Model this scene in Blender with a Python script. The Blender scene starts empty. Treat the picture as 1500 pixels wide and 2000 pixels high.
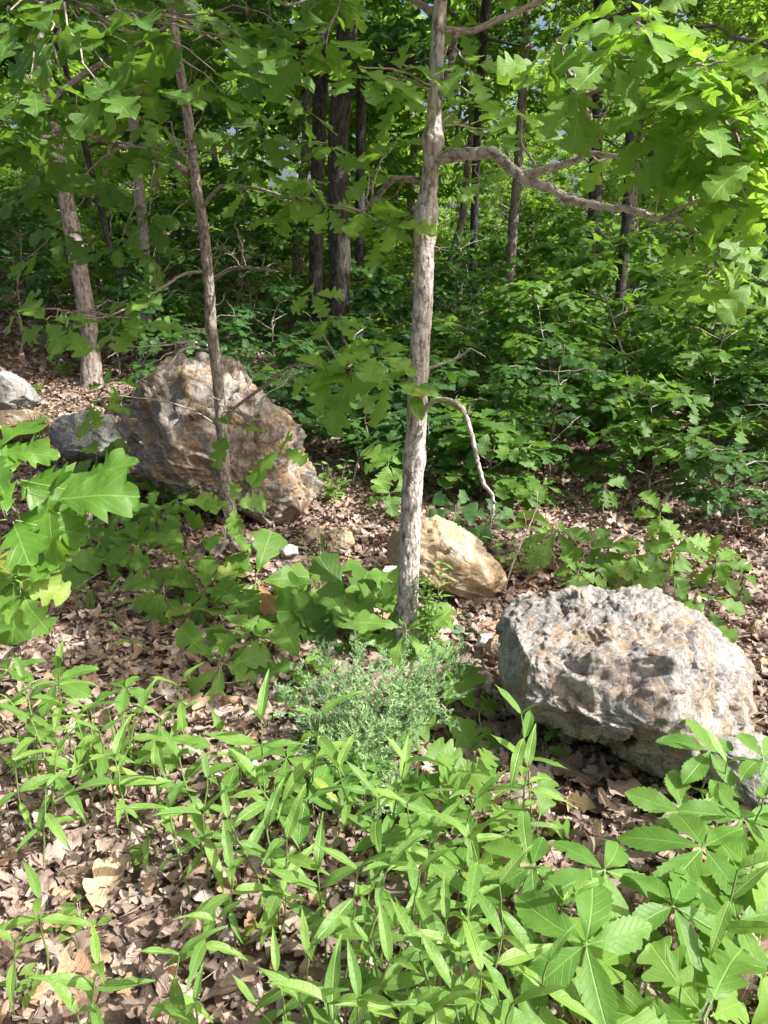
import bpy, bmesh, math
import numpy as np
from mathutils import Matrix, Vector

# ------------------------------------------------------------------ camera, sky, sun, exposure
SC = bpy.context.scene
COL = SC.collection
R = math.radians
F = 1502.0                     # focal length in pixels of the 1500 x 2000 photograph
CAM_H = 1.5
PITCH = R(16.7)
cd = bpy.data.cameras.new("camera"); cam = bpy.data.objects.new("camera", cd); COL.objects.link(cam)
cd.sensor_fit = 'VERTICAL'; cd.sensor_height = 24.0; cd.lens = 24.0 * F / 2000.0
cd.clip_start = 0.05; cd.clip_end = 2000
cam.location = (0, 0, CAM_H); cam.rotation_euler = (R(90) - PITCH, 0, 0)
SC.camera = cam

SUN_TO = Vector((0.64, -0.27, 0.72)).normalized()       # direction towards the sun
SUN_EL = math.asin(SUN_TO.z)
world = bpy.data.worlds.new("World"); SC.world = world; world.use_nodes = True
wn = world.node_tree.nodes; wl = world.node_tree.links
bg = wn.get("Background") or wn.new("ShaderNodeBackground")
sky = wn.new("ShaderNodeTexSky"); sky.sky_type = 'NISHITA'; sky.sun_disc = False
sky.sun_elevation = SUN_EL
sky.sun_rotation = math.atan2(SUN_TO.x, SUN_TO.y)
sky.air_density = 1.0; sky.dust_density = 8.0; sky.ozone_density = 1.0
wl.new(sky.outputs[0], bg.inputs[0]); bg.inputs[1].default_value = 0.12
sd = bpy.data.lights.new("sun", 'SUN'); sd.energy = 5.0; sd.angle = R(0.5); sd.color = (1.0, 0.965, 0.915)
sun = bpy.data.objects.new("sun", sd); COL.objects.link(sun)
sun.rotation_euler = SUN_TO.to_track_quat('Z', 'Y').to_euler()
vs = SC.view_settings
vs.view_transform = 'Standard'; vs.look = 'None'; vs.gamma = 1.0; vs.use_curve_mapping = False
vs.exposure = 1.03
cy = SC.cycles
cy.use_denoising = True
cy.max_bounces = 7; cy.diffuse_bounces = 4; cy.transmission_bounces = 5; cy.glossy_bounces = 2
cy.transparent_max_bounces = 4
cy.sample_clamp_indirect = 6.0

rng = np.random.default_rng(11)

ORD = ["leftmost", "second", "third", "fourth", "fifth", "sixth", "seventh", "eighth", "ninth", "tenth", "eleventh", "twelfth", "thirteenth", "fourteenth", "fifteenth"]
def nth(k):
    """leftmost, second ... as words"""
    if k < len(ORD): return ORD[k]
    return ["sixteenth", "seventeenth", "eighteenth", "nineteenth", "twentieth", "twenty-first", "twenty-second", "twenty-third", "twenty-fourth", "twenty-fifth"][min(k - 15, 9)]
def nl(k): return "leftmost" if k == 0 else nth(k) + " from left"
def rank_labels(items, keyf):
    """items: (x, y, ...) -> for each its rank from the left among those of the same key."""
    out = [0] * len(items); d = {}
    for i in sorted(range(len(items)), key=lambda i: items[i][0] / items[i][1]):
        k = keyf(items[i]); out[i] = d.get(k, 0); d[k] = out[i] + 1
    return out
# ------------------------------------------------------------------ numeric helpers
def _hash(i, j, k, s):
    n = (i * 374761393 + j * 668265263 + k * 2147483647 + s * 974634777) & 0xFFFFFFFF
    n = (n ^ (n >> 13)) * 1274126177 & 0xFFFFFFFF
    n = (n ^ (n >> 16)) * 2246822519 & 0xFFFFFFFF
    return ((n ^ (n >> 15)) & 0xFFFFFF) / float(0xFFFFFF)

def vnoise(p, s=0):
    p = np.asarray(p, dtype=np.float64)
    f = np.floor(p); t = p - f; t = t * t * t * (t * (t * 6 - 15) + 10)
    i, j, k = [f[:, a].astype(np.int64) for a in range(3)]
    r = 0
    for di in (0, 1):
        wx = t[:, 0] if di else 1 - t[:, 0]
        for dj in (0, 1):
            wy = t[:, 1] if dj else 1 - t[:, 1]
            for dk in (0, 1):
                wz = t[:, 2] if dk else 1 - t[:, 2]
                r = r + wx * wy * wz * _hash(i + di, j + dj, k + dk, s)
    return r * 2 - 1

def fbm(p, octs=4, s=0, ridged=False):
    p = np.asarray(p, dtype=np.float64); a = 1.0; r = 0; tot = 0
    for o in range(octs):
        n = vnoise(p * (2.03 ** o) + 17.3 * o, s + o)
        if ridged: n = 1 - 2 * np.abs(n)
        r = r + a * n; tot += a; a *= 0.5
    return r / tot

def sstep(a, b, x):
    t = np.clip((x - a) / (b - a), 0, 1); return t * t * (3 - 2 * t)

def ground_h(x, y):
    x = np.asarray(x, dtype=np.float64); y = np.asarray(y, dtype=np.float64)
    rise = 0.13 * np.clip(y - 4, 0, 26) * sstep(0.5, -5.5, x)
    base = 0.05 * sstep(3.0, 5.5, y) * sstep(2.0, -1.0, x) - 0.012 * np.clip(y - 5, 0, 60) * sstep(-2, 3, x)
    p = np.stack([x.ravel(), y.ravel(), np.zeros(x.size)], 1)
    n = (0.035 * vnoise(p * 1.3, 5) + 0.12 * vnoise(p * 0.23, 6) * np.clip(y.ravel() - 3, 0, 8) / 8).reshape(x.shape)
    return rise + base + n

def gh(x, y): return float(ground_h(np.array([x]), np.array([y]))[0])

FWD = np.array([0, math.cos(PITCH), -math.sin(PITCH)]); UP = np.array([0, math.sin(PITCH), math.cos(PITCH)]); RGT = np.array([1.0, 0, 0])
CAM = np.array([0, 0, CAM_H])
def ray(px, py): return RGT * (px - 750) / F + UP * (1000 - py) / F + FWD
def at(px, py, Y):
    d = ray(px, py); return CAM + d * (Y / d[1])
def atz(px, py, h=0.0):
    """The place seen at (px, py) that lies h above the ground."""
    d = ray(px, py); t = 0.6
    while t < 40:
        p = CAM + d * t
        if p[2] <= gh(p[0], p[1]) + h: break
        t += 0.02
    return CAM + d * t
def project(P):
    P = np.asarray(P) - CAM
    z = P @ FWD; z = np.where(z > 0.05, z, 0.05)
    return 750 + F * (P @ RGT) / z, 1000 - F * (P @ UP) / z, z

def V3(a): return (float(a[0]), float(a[1]), float(a[2]))
def unit(v):
    v = np.asarray(v, dtype=np.float64); n = np.linalg.norm(v, axis=-1, keepdims=True); return v / np.maximum(n, 1e-9)

# ------------------------------------------------------------------ object helpers
def tag(o, label=None, cat=None, group=None, kind=None):
    if label: o["label"] = label
    if cat: o["category"] = cat
    if group: o["group"] = group
    if kind: o["kind"] = kind
    return o

def link(name, data, parent=None, loc=None):
    o = bpy.data.objects.new(name, data); COL.objects.link(o)
    if parent is not None: o.parent = parent
    if loc is not None: o.location = V3(loc)
    return o

def thing(name, label, cat, loc=(0, 0, 0), group=None):
    return tag(link(name, None, None, loc), label, cat, group)

def np_mesh(name, verts, quads, mat, uv=None, attr=None, vec=None, smooth=True, tris=False):
    """A mesh from arrays: quads (n,4) or tris (n,3); uv per vertex; attr = per-vertex float 'leaf_tone'; vec = per-vertex 'bark'."""
    me = bpy.data.meshes.new(name)
    k = 3 if tris else 4
    verts = np.ascontiguousarray(verts, dtype=np.float32); quads = np.ascontiguousarray(quads, dtype=np.int32)
    me.vertices.add(len(verts)); me.vertices.foreach_set("co", verts.ravel())
    me.loops.add(quads.size); me.loops.foreach_set("vertex_index", quads.ravel())
    me.polygons.add(len(quads)); me.polygons.foreach_set("loop_start", np.arange(0, quads.size, k, dtype=np.int32))
    me.polygons.foreach_set("loop_total", np.full(len(quads), k, dtype=np.int32))
    if smooth: me.polygons.foreach_set("use_smooth", np.ones(len(quads), dtype=bool))
    if uv is not None:
        u = me.uv_layers.new(name="UVMap"); u.data.foreach_set("uv", np.ascontiguousarray(uv[quads.ravel()], dtype=np.float32).ravel())
    if attr is not None:
        a = me.attributes.new("leaf_tone", 'FLOAT', 'POINT'); a.data.foreach_set("value", np.ascontiguousarray(attr, dtype=np.float32))
    if vec is not None:
        a = me.attributes.new("bark", 'FLOAT_VECTOR', 'POINT'); a.data.foreach_set("vector", np.ascontiguousarray(vec, dtype=np.float32).ravel())
    me.update(calc_edges=True)
    me.materials.append(mat)
    return me

# ------------------------------------------------------------------ material helpers
class NT:
    def __init__(s, name):
        s.m = bpy.data.materials.new(name); s.m.use_nodes = True; s.t = s.m.node_tree; s.t.nodes.clear()
        s.out = s.t.nodes.new("ShaderNodeOutputMaterial")
    def n(s, typ, ins=None, **kw):
        nd = s.t.nodes.new("ShaderNode" + typ)
        for k, v in kw.items(): setattr(nd, k, v)
        if ins:
            for k, v in ins.items(): s.set(nd.inputs[k], v)
        return nd
    def set(s, sock, v):
        if isinstance(v, bpy.types.NodeSocket): s.t.links.new(v, sock)
        elif isinstance(v, bpy.types.Node): s.t.links.new(v.outputs[0], sock)
        else:
            if isinstance(v, (tuple, list)) and len(v) == 3 and sock.type == 'RGBA': v = (*v, 1)
            sock.default_value = v
    def math(s, op, a, b=0.0, clamp=False):
        nd = s.n("Math", {0: a, 1: b}, operation=op); nd.use_clamp = clamp; return nd.outputs[0]
    def mix(s, f, a, b, blend='MIX'):
        nd = s.t.nodes.new("ShaderNodeMix"); nd.data_type = 'RGBA'; nd.blend_type = blend
        s.set(nd.inputs[0], f); s.set(nd.inputs[6], a); s.set(nd.inputs[7], b); return nd.outputs[2]
    def ramp(s, f, stops, interp='LINEAR'):
        nd = s.t.nodes.new("ShaderNodeValToRGB"); nd.color_ramp.interpolation = interp
        e = nd.color_ramp.elements
        while len(e) < len(stops): e.new(0.5)
        for i, (p, c) in enumerate(stops):
            e[i].position = p; e[i].color = (*c, 1) if isinstance(c, (tuple, list)) else (c, c, c, 1)
        s.set(nd.inputs[0], f); return nd.outputs[0]
    def noise(s, vec, scale, detail=4, rough=0.55, dist=0.0):
        nd = s.n("TexNoise", {"Scale": scale, "Detail": detail, "Roughness": rough, "Distortion": dist})
        if vec is not None: s.set(nd.inputs["Vector"], vec)
        return nd.outputs[0]
    def voro(s, vec, scale, feature='F1', out=0, rand=1.0):
        nd = s.n("TexVoronoi", {"Scale": scale, "Randomness": rand}, feature=feature)
        s.set(nd.inputs["Vector"], vec); return nd.outputs[out]
    def mapping(s, vec, scale=(1, 1, 1), rot=(0, 0, 0), loc=(0, 0, 0)):
        return s.n("Mapping", {"Vector": vec, "Scale": scale, "Rotation": rot, "Location": loc}).outputs[0]
    def bump(s, h, strength=0.5, dist=0.01, nrm=None):
        nd = s.n("Bump", {"Height": h, "Strength": strength, "Distance": dist})
        if nrm is not None: s.set(nd.inputs["Normal"], nrm)
        return nd.outputs[0]
    def finish(s, sh): s.t.links.new(sh.outputs[0] if isinstance(sh, bpy.types.Node) else sh, s.out.inputs[0]); return s.m

def leaf_tone(g):
    """0..1 number that differs from leaf to leaf."""
    oi = g.n("ObjectInfo").outputs["Random"]
    at_ = g.n("Attribute", attribute_name="leaf_tone").outputs["Fac"]
    return g.math('FRACT', g.math('ADD', oi, at_))

def leaf_material(name, dark, light, trans, vein=0.5, veins=7.0, rough=0.5, tfac=0.38, spots=None, spec=0.35, midw=60.0):
    g = NT(name); tone = leaf_tone(g)
    col = g.ramp(tone, [(0.0, dark), (0.55, tuple((a + b) / 2 for a, b in zip(dark, light))), (1.0, light)])
    uv = g.n("UVMap").outputs[0]
    sep = g.n("SeparateXYZ", {0: uv})
    u, v = sep.outputs[0], sep.outputs[1]
    av = g.math('ABSOLUTE', v)
    mid = g.math('SUBTRACT', 1.0, g.math('MULTIPLY', av, midw), clamp=True)
    lat = g.math('FRACT', g.math('MULTIPLY', g.math('SUBTRACT', u, g.math('MULTIPLY', av, 1.0)), veins))
    lat = g.math('SUBTRACT', 1.0, g.math('MULTIPLY', g.math('ABSOLUTE', g.math('SUBTRACT', lat, 0.5)), 11.0), clamp=True)
    vn = g.math('MAXIMUM', mid, g.math('MULTIPLY', lat, 0.45))
    oc = g.n("TexCoord").outputs["Object"]
    uvn = g.n("VectorMath", {0: uv, 1: g.n("CombineXYZ", {0: g.math('MULTIPLY', tone, 31.0), 1: g.math('MULTIPLY', tone, 17.0), 2: tone}).outputs[0]}, operation='ADD').outputs[0]
    blot = g.noise(oc, 14.0, 3, 0.6)
    col = g.mix(g.math('MULTIPLY', blot, 0.35), col, tuple(c * 0.6 for c in dark))
    veined = g.mix(g.math('MULTIPLY', vn, vein), col, tuple(min(1, c * 1.7 + 0.05) for c in light))
    tcol = g.mix(g.math('MULTIPLY', vn, 0.4), g.mix(tone, tuple(c * 0.8 for c in trans), trans), tuple(c * 0.45 for c in trans))
    fs = g.ramp(g.noise(uvn, 34.0, 2, 0.5), [(0.73, 0.0), (0.76, 1.0)])
    veined = g.mix(g.math('MULTIPLY', fs, 0.8), veined, (0.20, 0.13, 0.05))
    if spots:
        sp = g.ramp(g.noise(oc, 9.0, 5, 0.7), [(0.60, 0.0), (0.66, 1.0)])
        veined = g.mix(sp, veined, spots)
    bm_ = g.bump(g.math('ADD', g.math('MULTIPLY', vn, -0.6), g.math('MULTIPLY', blot, 0.5)), 0.5, 0.004)
    p = g.n("BsdfPrincipled", {"Base Color": veined, "Roughness": rough, "Specular IOR Level": spec, "Normal": bm_})
    t = g.n("BsdfTranslucent", {"Color": tcol, "Normal": bm_})
    return g.finish(g.n("MixShader", {0: tfac, 1: p.outputs[0], 2: t.outputs[0]}))

M = {}
M['oak'] = leaf_material("oak_leaf_green", (0.050, 0.125, 0.024), (0.118, 0.230, 0.043), (0.262, 0.500, 0.046))
M['oak_dark'] = leaf_material("oak_leaf_deep_green", (0.029, 0.085, 0.024), (0.063, 0.150, 0.038), (0.164, 0.380, 0.046), tfac=0.34)  # darker copy of the oak green, with deep shade put into the colour
M['fresh'] = leaf_material("oak_leaf_fresh_green", (0.101, 0.220, 0.041), (0.185, 0.330, 0.061), (0.344, 0.620, 0.058), tfac=0.46)  # bright green; also puts sunlight into the colour of sprays and seedlings
M['far'] = leaf_material("far_oak_leaf_green", (0.092, 0.200, 0.027), (0.252, 0.400, 0.061), (0.410, 0.680, 0.065), vein=0.2, tfac=0.48)  # brighter and more translucent: sunlight on the far crowns put into the colour
M['lance'] = leaf_material("stalk_leaf_green", (0.101, 0.215, 0.047), (0.210, 0.355, 0.074), (0.295, 0.540, 0.058), vein=0.28, veins=6, rough=0.45)
M['creeper'] = leaf_material("creeper_leaf_green", (0.084, 0.200, 0.034), (0.143, 0.280, 0.051), (0.262, 0.520, 0.046), vein=0.5, veins=8, rough=0.5)
M['glossy'] = leaf_material("glossy_oak_leaf", (0.076, 0.185, 0.024), (0.126, 0.260, 0.038), (0.312, 0.580, 0.039), vein=0.5, veins=5, rough=0.42, spec=0.4)
M['yellow'] = leaf_material("yellowing_leaf", (0.19, 0.28, 0.05), (0.30, 0.37, 0.08), (0.46, 0.56, 0.07), vein=0.5, spots=(0.4, 0.22, 0.1))
M['copper'] = leaf_material("copper_young_leaf", (0.33, 0.19, 0.09), (0.40, 0.24, 0.12), (0.5, 0.3, 0.1), vein=0.4)
M['grass'] = leaf_material("grass_blade_green", (0.10, 0.20, 0.04), (0.22, 0.31, 0.07), (0.34, 0.5, 0.08), vein=0.0)
M['juniper'] = leaf_material("juniper_needle_green", (0.20, 0.36, 0.17), (0.46, 0.66, 0.32), (0.3, 0.48, 0.18), vein=0.0, tfac=0.25)
M['grey_leaf'] = leaf_material("greyish_ground_leaf", (0.13, 0.22, 0.12), (0.2, 0.32, 0.17), (0.25, 0.4, 0.15), vein=0.4, veins=5)

def dead_leaf_material():
    g = NT("dead_oak_leaf"); tone = leaf_tone(g)
    col = g.ramp(tone, [(0.0, (0.12, 0.085, 0.068)), (0.22, (0.24, 0.175, 0.145)), (0.45, (0.30, 0.225, 0.185)), (0.68, (0.385, 0.305, 0.26)),
                        (0.86, (0.48, 0.41, 0.36)), (0.95, (0.42, 0.25, 0.14)), (1.0, (0.52, 0.40, 0.25))])
    oc = g.n("TexCoord").outputs["Object"]
    n1 = g.noise(oc, 26.0, 4, 0.6)
    col = g.mix(g.ramp(n1, [(0.35, 0.0), (0.7, 0.55)]), col, (0.17, 0.115, 0.09))
    uv = g.n("UVMap").outputs[0]; sep = g.n("SeparateXYZ", {0: uv})
    av = g.math('ABSOLUTE', sep.outputs[1])
    mid = g.math('SUBTRACT', 1.0, g.math('MULTIPLY', av, 34.0), clamp=True)
    lat = g.math('FRACT', g.math('MULTIPLY', g.math('SUBTRACT', sep.outputs[0], av), 7.0))
    lat = g.math('SUBTRACT', 1.0, g.math('MULTIPLY', g.math('ABSOLUTE', g.math('SUBTRACT', lat, 0.5)), 8.0), clamp=True)
    vn = g.math('MAXIMUM', mid, g.math('MULTIPLY', lat, 0.4))
    col = g.mix(g.math('MULTIPLY', vn, 0.35), col, (0.48, 0.38, 0.30))
    b = g.bump(g.math('ADD', vn, g.math('MULTIPLY', n1, 1.5)), 0.6, 0.003)
    p = g.n("BsdfPrincipled", {"Base Color": col, "Roughness": 0.62, "Specular IOR Level": 0.3, "Normal": b})
    t = g.n("BsdfTranslucent", {"Color": (0.35, 0.2, 0.1, 1)})
    return g.finish(g.n("MixShader", {0: 0.1, 1: p.outputs[0], 2: t.outputs[0]}))
M['dead'] = dead_leaf_material()

def bark_material(name, dark, mid, light, lichen=(0.42, 0.45, 0.40), lichen_at=0.62, scale=1.0, bump=0.9):
    g = NT(name)
    v = g.n("Attribute", attribute_name="bark").outputs["Vector"]
    st = g.mapping(v, (1, 1, 0.33))
    fis = g.noise(st, 75 * scale, 6, 0.65, 0.4)
    wc = g.n("TexNoise", {"Vector": v, "Scale": 40.0 * scale, "Detail": 4.0}).outputs["Color"]
    wv = g.n("VectorMath", {0: g.mapping(v, (1, 1, 0.36)), 1: g.n("VectorMath", {0: wc, 1: (0.028 / scale,) * 3}, operation='MULTIPLY').outputs[0]}, operation='ADD').outputs[0]
    plates = g.voro(wv, 62 * scale, 'F1')
    pl = g.ramp(plates, [(0.25, 1.0), (0.75, 0.0)])
    big = g.noise(v, 7 * scale, 4, 0.6)
    col = g.ramp(g.math('MULTIPLY', g.math('ADD', fis, g.math('MULTIPLY', pl, 0.35)), 0.8), [(0.36, dark), (0.48, mid), (0.68, light)])
    col = g.mix(g.math('MULTIPLY', big, 0.5), col, mid)
    fine = g.noise(v, 240 * scale, 3, 0.7)
    li = g.math('MULTIPLY', g.ramp(g.noise(v, 16 * scale, 5, 0.7), [(lichen_at, 0.0), (lichen_at + 0.06, 1.0)]), g.ramp(fine, [(0.35, 0.2), (0.6, 1.0)]))
    col = g.mix(li, col, lichen)
    h = g.math('ADD', g.math('ADD', fis, g.math('MULTIPLY', pl, 0.5)), g.math('MULTIPLY', fine, 0.25))
    p = g.n("BsdfPrincipled", {"Base Color": col, "Roughness": 0.85, "Specular IOR Level": 0.2, "Normal": g.bump(h, bump, 0.008)})
    return g.finish(p)
M['bark_pale'] = bark_material("pale_oak_bark", (0.09, 0.07, 0.055), (0.35, 0.32, 0.30), (0.55, 0.515, 0.485), lichen_at=0.57)
M['bark_brown'] = bark_material("brown_sapling_bark", (0.08, 0.06, 0.045), (0.25, 0.22, 0.195), (0.42, 0.375, 0.34), scale=1.1)
M['bark_grey'] = bark_material("grey_oak_bark", (0.06, 0.05, 0.045), (0.22, 0.19, 0.17), (0.36, 0.32, 0.29), scale=0.55, bump=1.0)
M['bark_dark'] = bark_material("dark_oak_bark", (0.018, 0.016, 0.015), (0.042, 0.038, 0.035), (0.085, 0.078, 0.07), (0.25, 0.26, 0.23), 0.66, 0.5)  # near black: the trunks' shade is put into the colour; rotting stick shares it
M['twig'] = bark_material("twig_bark", (0.14, 0.11, 0.09), (0.30, 0.25, 0.21), (0.42, 0.37, 0.33), scale=1.5, bump=0.5)
M['dead_wood'] = bark_material("bleached_dead_wood", (0.2, 0.175, 0.15), (0.42, 0.38, 0.34), (0.56, 0.52, 0.48), (0.33, 0.36, 0.32), 0.58, 1.2)

def stem_material(name, c):
    g = NT(name); p = g.n("BsdfPrincipled", {"Base Color": g.mix(g.noise(g.n("TexCoord").outputs["Object"], 30, 2), c, tuple(x * 0.6 for x in c)), "Roughness": 0.5}); return g.finish(p)
M['stem'] = stem_material("green_stem", (0.20, 0.28, 0.09))
M['red_stem'] = stem_material("reddish_stem", (0.30, 0.20, 0.11))

def rock_material(name, white, grey, ochre, rust, k_ochre=0.5, k_grey=0.5, scale=1.0, dark=(0.07, 0.075, 0.085)):
    g = NT(name); oc = g.n("TexCoord").outputs["Object"]
    warp = g.n("TexNoise", {"Vector": oc, "Scale": 5.0 * scale, "Detail": 4.0}).outputs["Color"]
    wv = g.n("VectorMath", {0: oc, 1: g.n("VectorMath", {0: warp, 1: (0.16, 0.16, 0.16)}, operation='MULTIPLY').outputs[0]}, operation='ADD').outputs[0]
    n1 = g.noise(wv, 4.2 * scale, 6, 0.62, 0.8)
    n2 = g.noise(g.mapping(wv, (1, 1, 1), (0.7, 0.4, 0), (3, 1, 7)), 5.5 * scale, 7, 0.66, 1.2)
    n3 = g.noise(g.mapping(wv, (1, 1, 1), (0, 0, 0), (9, 2, 1)), 17 * scale, 7, 0.72, 1.5)
    n4 = g.noise(oc, 60 * scale, 6, 0.75, 0.6)
    n5 = g.noise(wv, 26 * scale, 8, 0.8, 2.5)
    col = g.ramp(n3, [(0.32, grey), (0.47, white), (0.62, tuple(min(1, c * 1.12) for c in white)), (0.8, grey)])
    col = g.mix(g.ramp(n1, [(1 - k_ochre - 0.03, 0.0), (1 - k_ochre + 0.05, 0.85)]), col, g.ramp(n3, [(0.35, rust), (0.52, ochre), (0.68, white)]))
    gm = g.math('MULTIPLY', g.ramp(n2, [(1 - k_grey, 0.0), (1 - k_grey + 0.07, 1.0)]), g.ramp(n4, [(0.40, 0.25), (0.55, 1.0)]))
    col = g.mix(g.math('MULTIPLY', gm, 0.8), col, g.ramp(n4, [(0.3, dark), (0.6, grey)]))
    wav = g.n("TexWave", {"Vector": wv, "Scale": 3.0 * scale, "Distortion": 14.0, "Detail": 5.0, "Detail Scale": 2.2, "Detail Roughness": 0.7}).outputs["Fac"]
    col = g.mix(g.ramp(wav, [(0.86, 0.0), (0.97, 0.7)]), col, tuple(min(1, c * 1.2) for c in white))
    crack = g.ramp(g.voro(wv, 7.5 * scale, 'DISTANCE_TO_EDGE'), [(0.0, 1.0), (0.022, 0.0)])
    crack = g.math('MULTIPLY', crack, g.ramp(n2, [(0.55, 0.0), (0.66, 0.6)]))
    col = g.mix(g.math('MULTIPLY', crack, 0.6), col, (0.12, 0.09, 0.07))
    col = g.mix(g.ramp(n5, [(0.52, 0.0), (0.60, 0.55)]), col, grey)
    col = g.mix(g.ramp(n5, [(0.36, 0.6), (0.43, 0.0)]), col, tuple(min(1, c * 1.35) for c in white))
    col = g.mix(g.ramp(n4, [(0.62, 0.0), (0.74, 0.6)]), col, rust)
    col = g.mix(g.ramp(n4, [(0.24, 0.6), (0.36, 0.0)]), col, dark)
    facet = g.voro(g.mapping(wv, (1, 1.4, 0.8)), 16 * scale, 'F1')
    h = g.math('ADD', g.math('ADD', g.math('MULTIPLY', n3, 1.3), g.math('MULTIPLY', facet, 0.9)), g.math('ADD', g.math('MULTIPLY', n4, 0.45), g.math('MULTIPLY', crack, -0.3)))
    p = g.n("BsdfPrincipled", {"Base Color": col, "Roughness": 0.72, "Specular IOR Level": 0.3, "Normal": g.bump(h, 0.9, 0.018 / scale)})
    return g.finish(p)
M['rock_pale'] = rock_material("pale_quartz_rock", (0.41, 0.385, 0.355), (0.185, 0.185, 0.19), (0.36, 0.26, 0.15), (0.33, 0.16, 0.07), 0.50, 0.54, 1.7)
M['rock_rusty'] = rock_material("rust_stained_rock", (0.39, 0.36, 0.32), (0.18, 0.18, 0.185), (0.40, 0.24, 0.09), (0.28, 0.12, 0.04), 0.54, 0.56, 1.5)
M['rock_ochre'] = rock_material("ochre_rock", (0.46, 0.39, 0.31), (0.29, 0.25, 0.21), (0.42, 0.29, 0.14), (0.38, 0.21, 0.10), 0.56, 0.44, 1.8)
M['rock_grey'] = rock_material("grey_lichened_rock", (0.36, 0.36, 0.34), (0.20, 0.21, 0.21), (0.30, 0.24, 0.17), (0.22, 0.14, 0.09), 0.42, 0.56)
M['rock_white'] = rock_material("white_quartz_stone", (0.68, 0.66, 0.64), (0.50, 0.50, 0.52), (0.55, 0.43, 0.28), (0.5, 0.3, 0.18), 0.36, 0.36)

def soil_material():
    g = NT("leaf_strewn_soil"); oc = g.n("TexCoord").outputs["Object"]
    cell = g.n("TexVoronoi", {"Vector": oc, "Scale": 14.0}, feature='F1')
    sx = g.n("SeparateXYZ", {0: cell.outputs["Color"]}).outputs[0]
    col = g.ramp(sx, [(0.0, (0.07, 0.045, 0.03)), (0.4, (0.16, 0.11, 0.08)), (0.8, (0.25, 0.18, 0.14)), (1.0, (0.31, 0.24, 0.19))])
    n = g.noise(oc, 3.0, 5, 0.6); n2 = g.noise(oc, 45.0, 5, 0.7)
    col = g.mix(g.ramp(n2, [(0.3, 0.8), (0.6, 0.0)]), col, (0.06, 0.04, 0.028))
    col = g.mix(g.ramp(n, [(0.45, 0.0), (0.7, 0.5)]), col, (0.20, 0.14, 0.09))
    h = g.math('ADD', g.math('MULTIPLY', cell.outputs[0], 1.0), g.math('MULTIPLY', n2, 0.4))
    return g.finish(g.n("BsdfPrincipled", {"Base Color": col, "Roughness": 0.9, "Specular IOR Level": 0.15, "Normal": g.bump(h, 0.9, 0.03)}))
M['soil'] = soil_material()
def moss_material():
    g = NT("dark_moss"); n = g.noise(g.n("TexCoord").outputs["Object"], 160, 4, 0.7)
    return g.finish(g.n("BsdfPrincipled", {"Base Color": g.ramp(n, [(0.3, (0.02, 0.022, 0.01)), (0.7, (0.10, 0.10, 0.04))]), "Roughness": 1.0, "Normal": g.bump(n, 1.0, 0.01)}))
M['moss'] = moss_material()

# ------------------------------------------------------------------ leaf shapes (length 1 along +Y, lying in XY, face up)
def leaf_width(kind, u, side, r):
    if kind == 'lobed':                     # white oak: rounded fingers
        W = 0.35 * np.sin(np.pi * np.clip(u, 0, 1) ** 1.35) ** 0.6 + 0.02
        ph = r.uniform(-0.12, 0.12)
        c = 0.5 + 0.5 * np.cos(2 * np.pi * (u * 3.9 + 0.20 + ph))
        w = W * (1 - r.uniform(0.42, 0.68) * c ** 2.0 * sstep(0.08, 0.3, u) * (1 - 0.5 * sstep(0.85, 1, u)))
        s = 0.30
    elif kind == 'post':                    # broad at the tip, shallow lobes
        W = 0.025 + 0.34 * sstep(-0.10, 0.80, u) * np.sqrt(np.clip(1 - ((u - 0.66) / 0.345).clip(0, 1) ** 2.6, 0, 1))
        c = 0.5 + 0.5 * np.cos(2 * np.pi * (u * 3.3 + r.uniform(-0.08, 0.08)))
        w = W * (1 - r.uniform(0.2, 0.34) * c ** 1.8 * sstep(0.12, 0.35, u)); s = 0.14
    elif kind == 'pin':                     # black oak: pointed lobes
        W = 0.40 * np.sin(np.pi * np.clip(u, 0, 1) ** 1.1) ** 0.6 + 0.015
        f = np.mod(u * 3.4 + 0.25 + r.uniform(-0.08, 0.08), 1.0)
        w = W * (0.52 + 0.48 * f ** 1.3); s = 0.35
    elif kind == 'leaflet':                 # creeper leaflet: serrated
        W = 0.24 * np.sin(np.pi * np.clip(u, 0, 1) ** 1.25) ** 0.85
        f = np.mod(u * 10.0, 1.0)
        w = W * (1 - 0.17 * (1 - f) * sstep(0.3, 0.45, u)) + 0.006; s = 0.12
    elif kind == 'lance':
        w = 0.108 * np.sin(np.pi * np.clip(u, 0, 1) ** 0.72) ** 0.85 * (1 - 0.35 * sstep(0.6, 1.0, u)) + 0.004; s = 0.0
    elif kind == 'oval':
        w = 0.22 * np.sin(np.pi * np.clip(u, 0, 1)) ** 0.7 + 0.006; s = 0.0
    else:
        w = 0.03 * (1 - u) + 0.003; s = 0
    if kind != 'oval' and r.random() < 0.45:                       # eaten edge
        u0 = r.uniform(0.3, 0.9); w = w * (1 - r.uniform(0.25, 0.7) * np.exp(-((u - u0) / r.uniform(0.02, 0.05)) ** 2))
    return w, s

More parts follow.
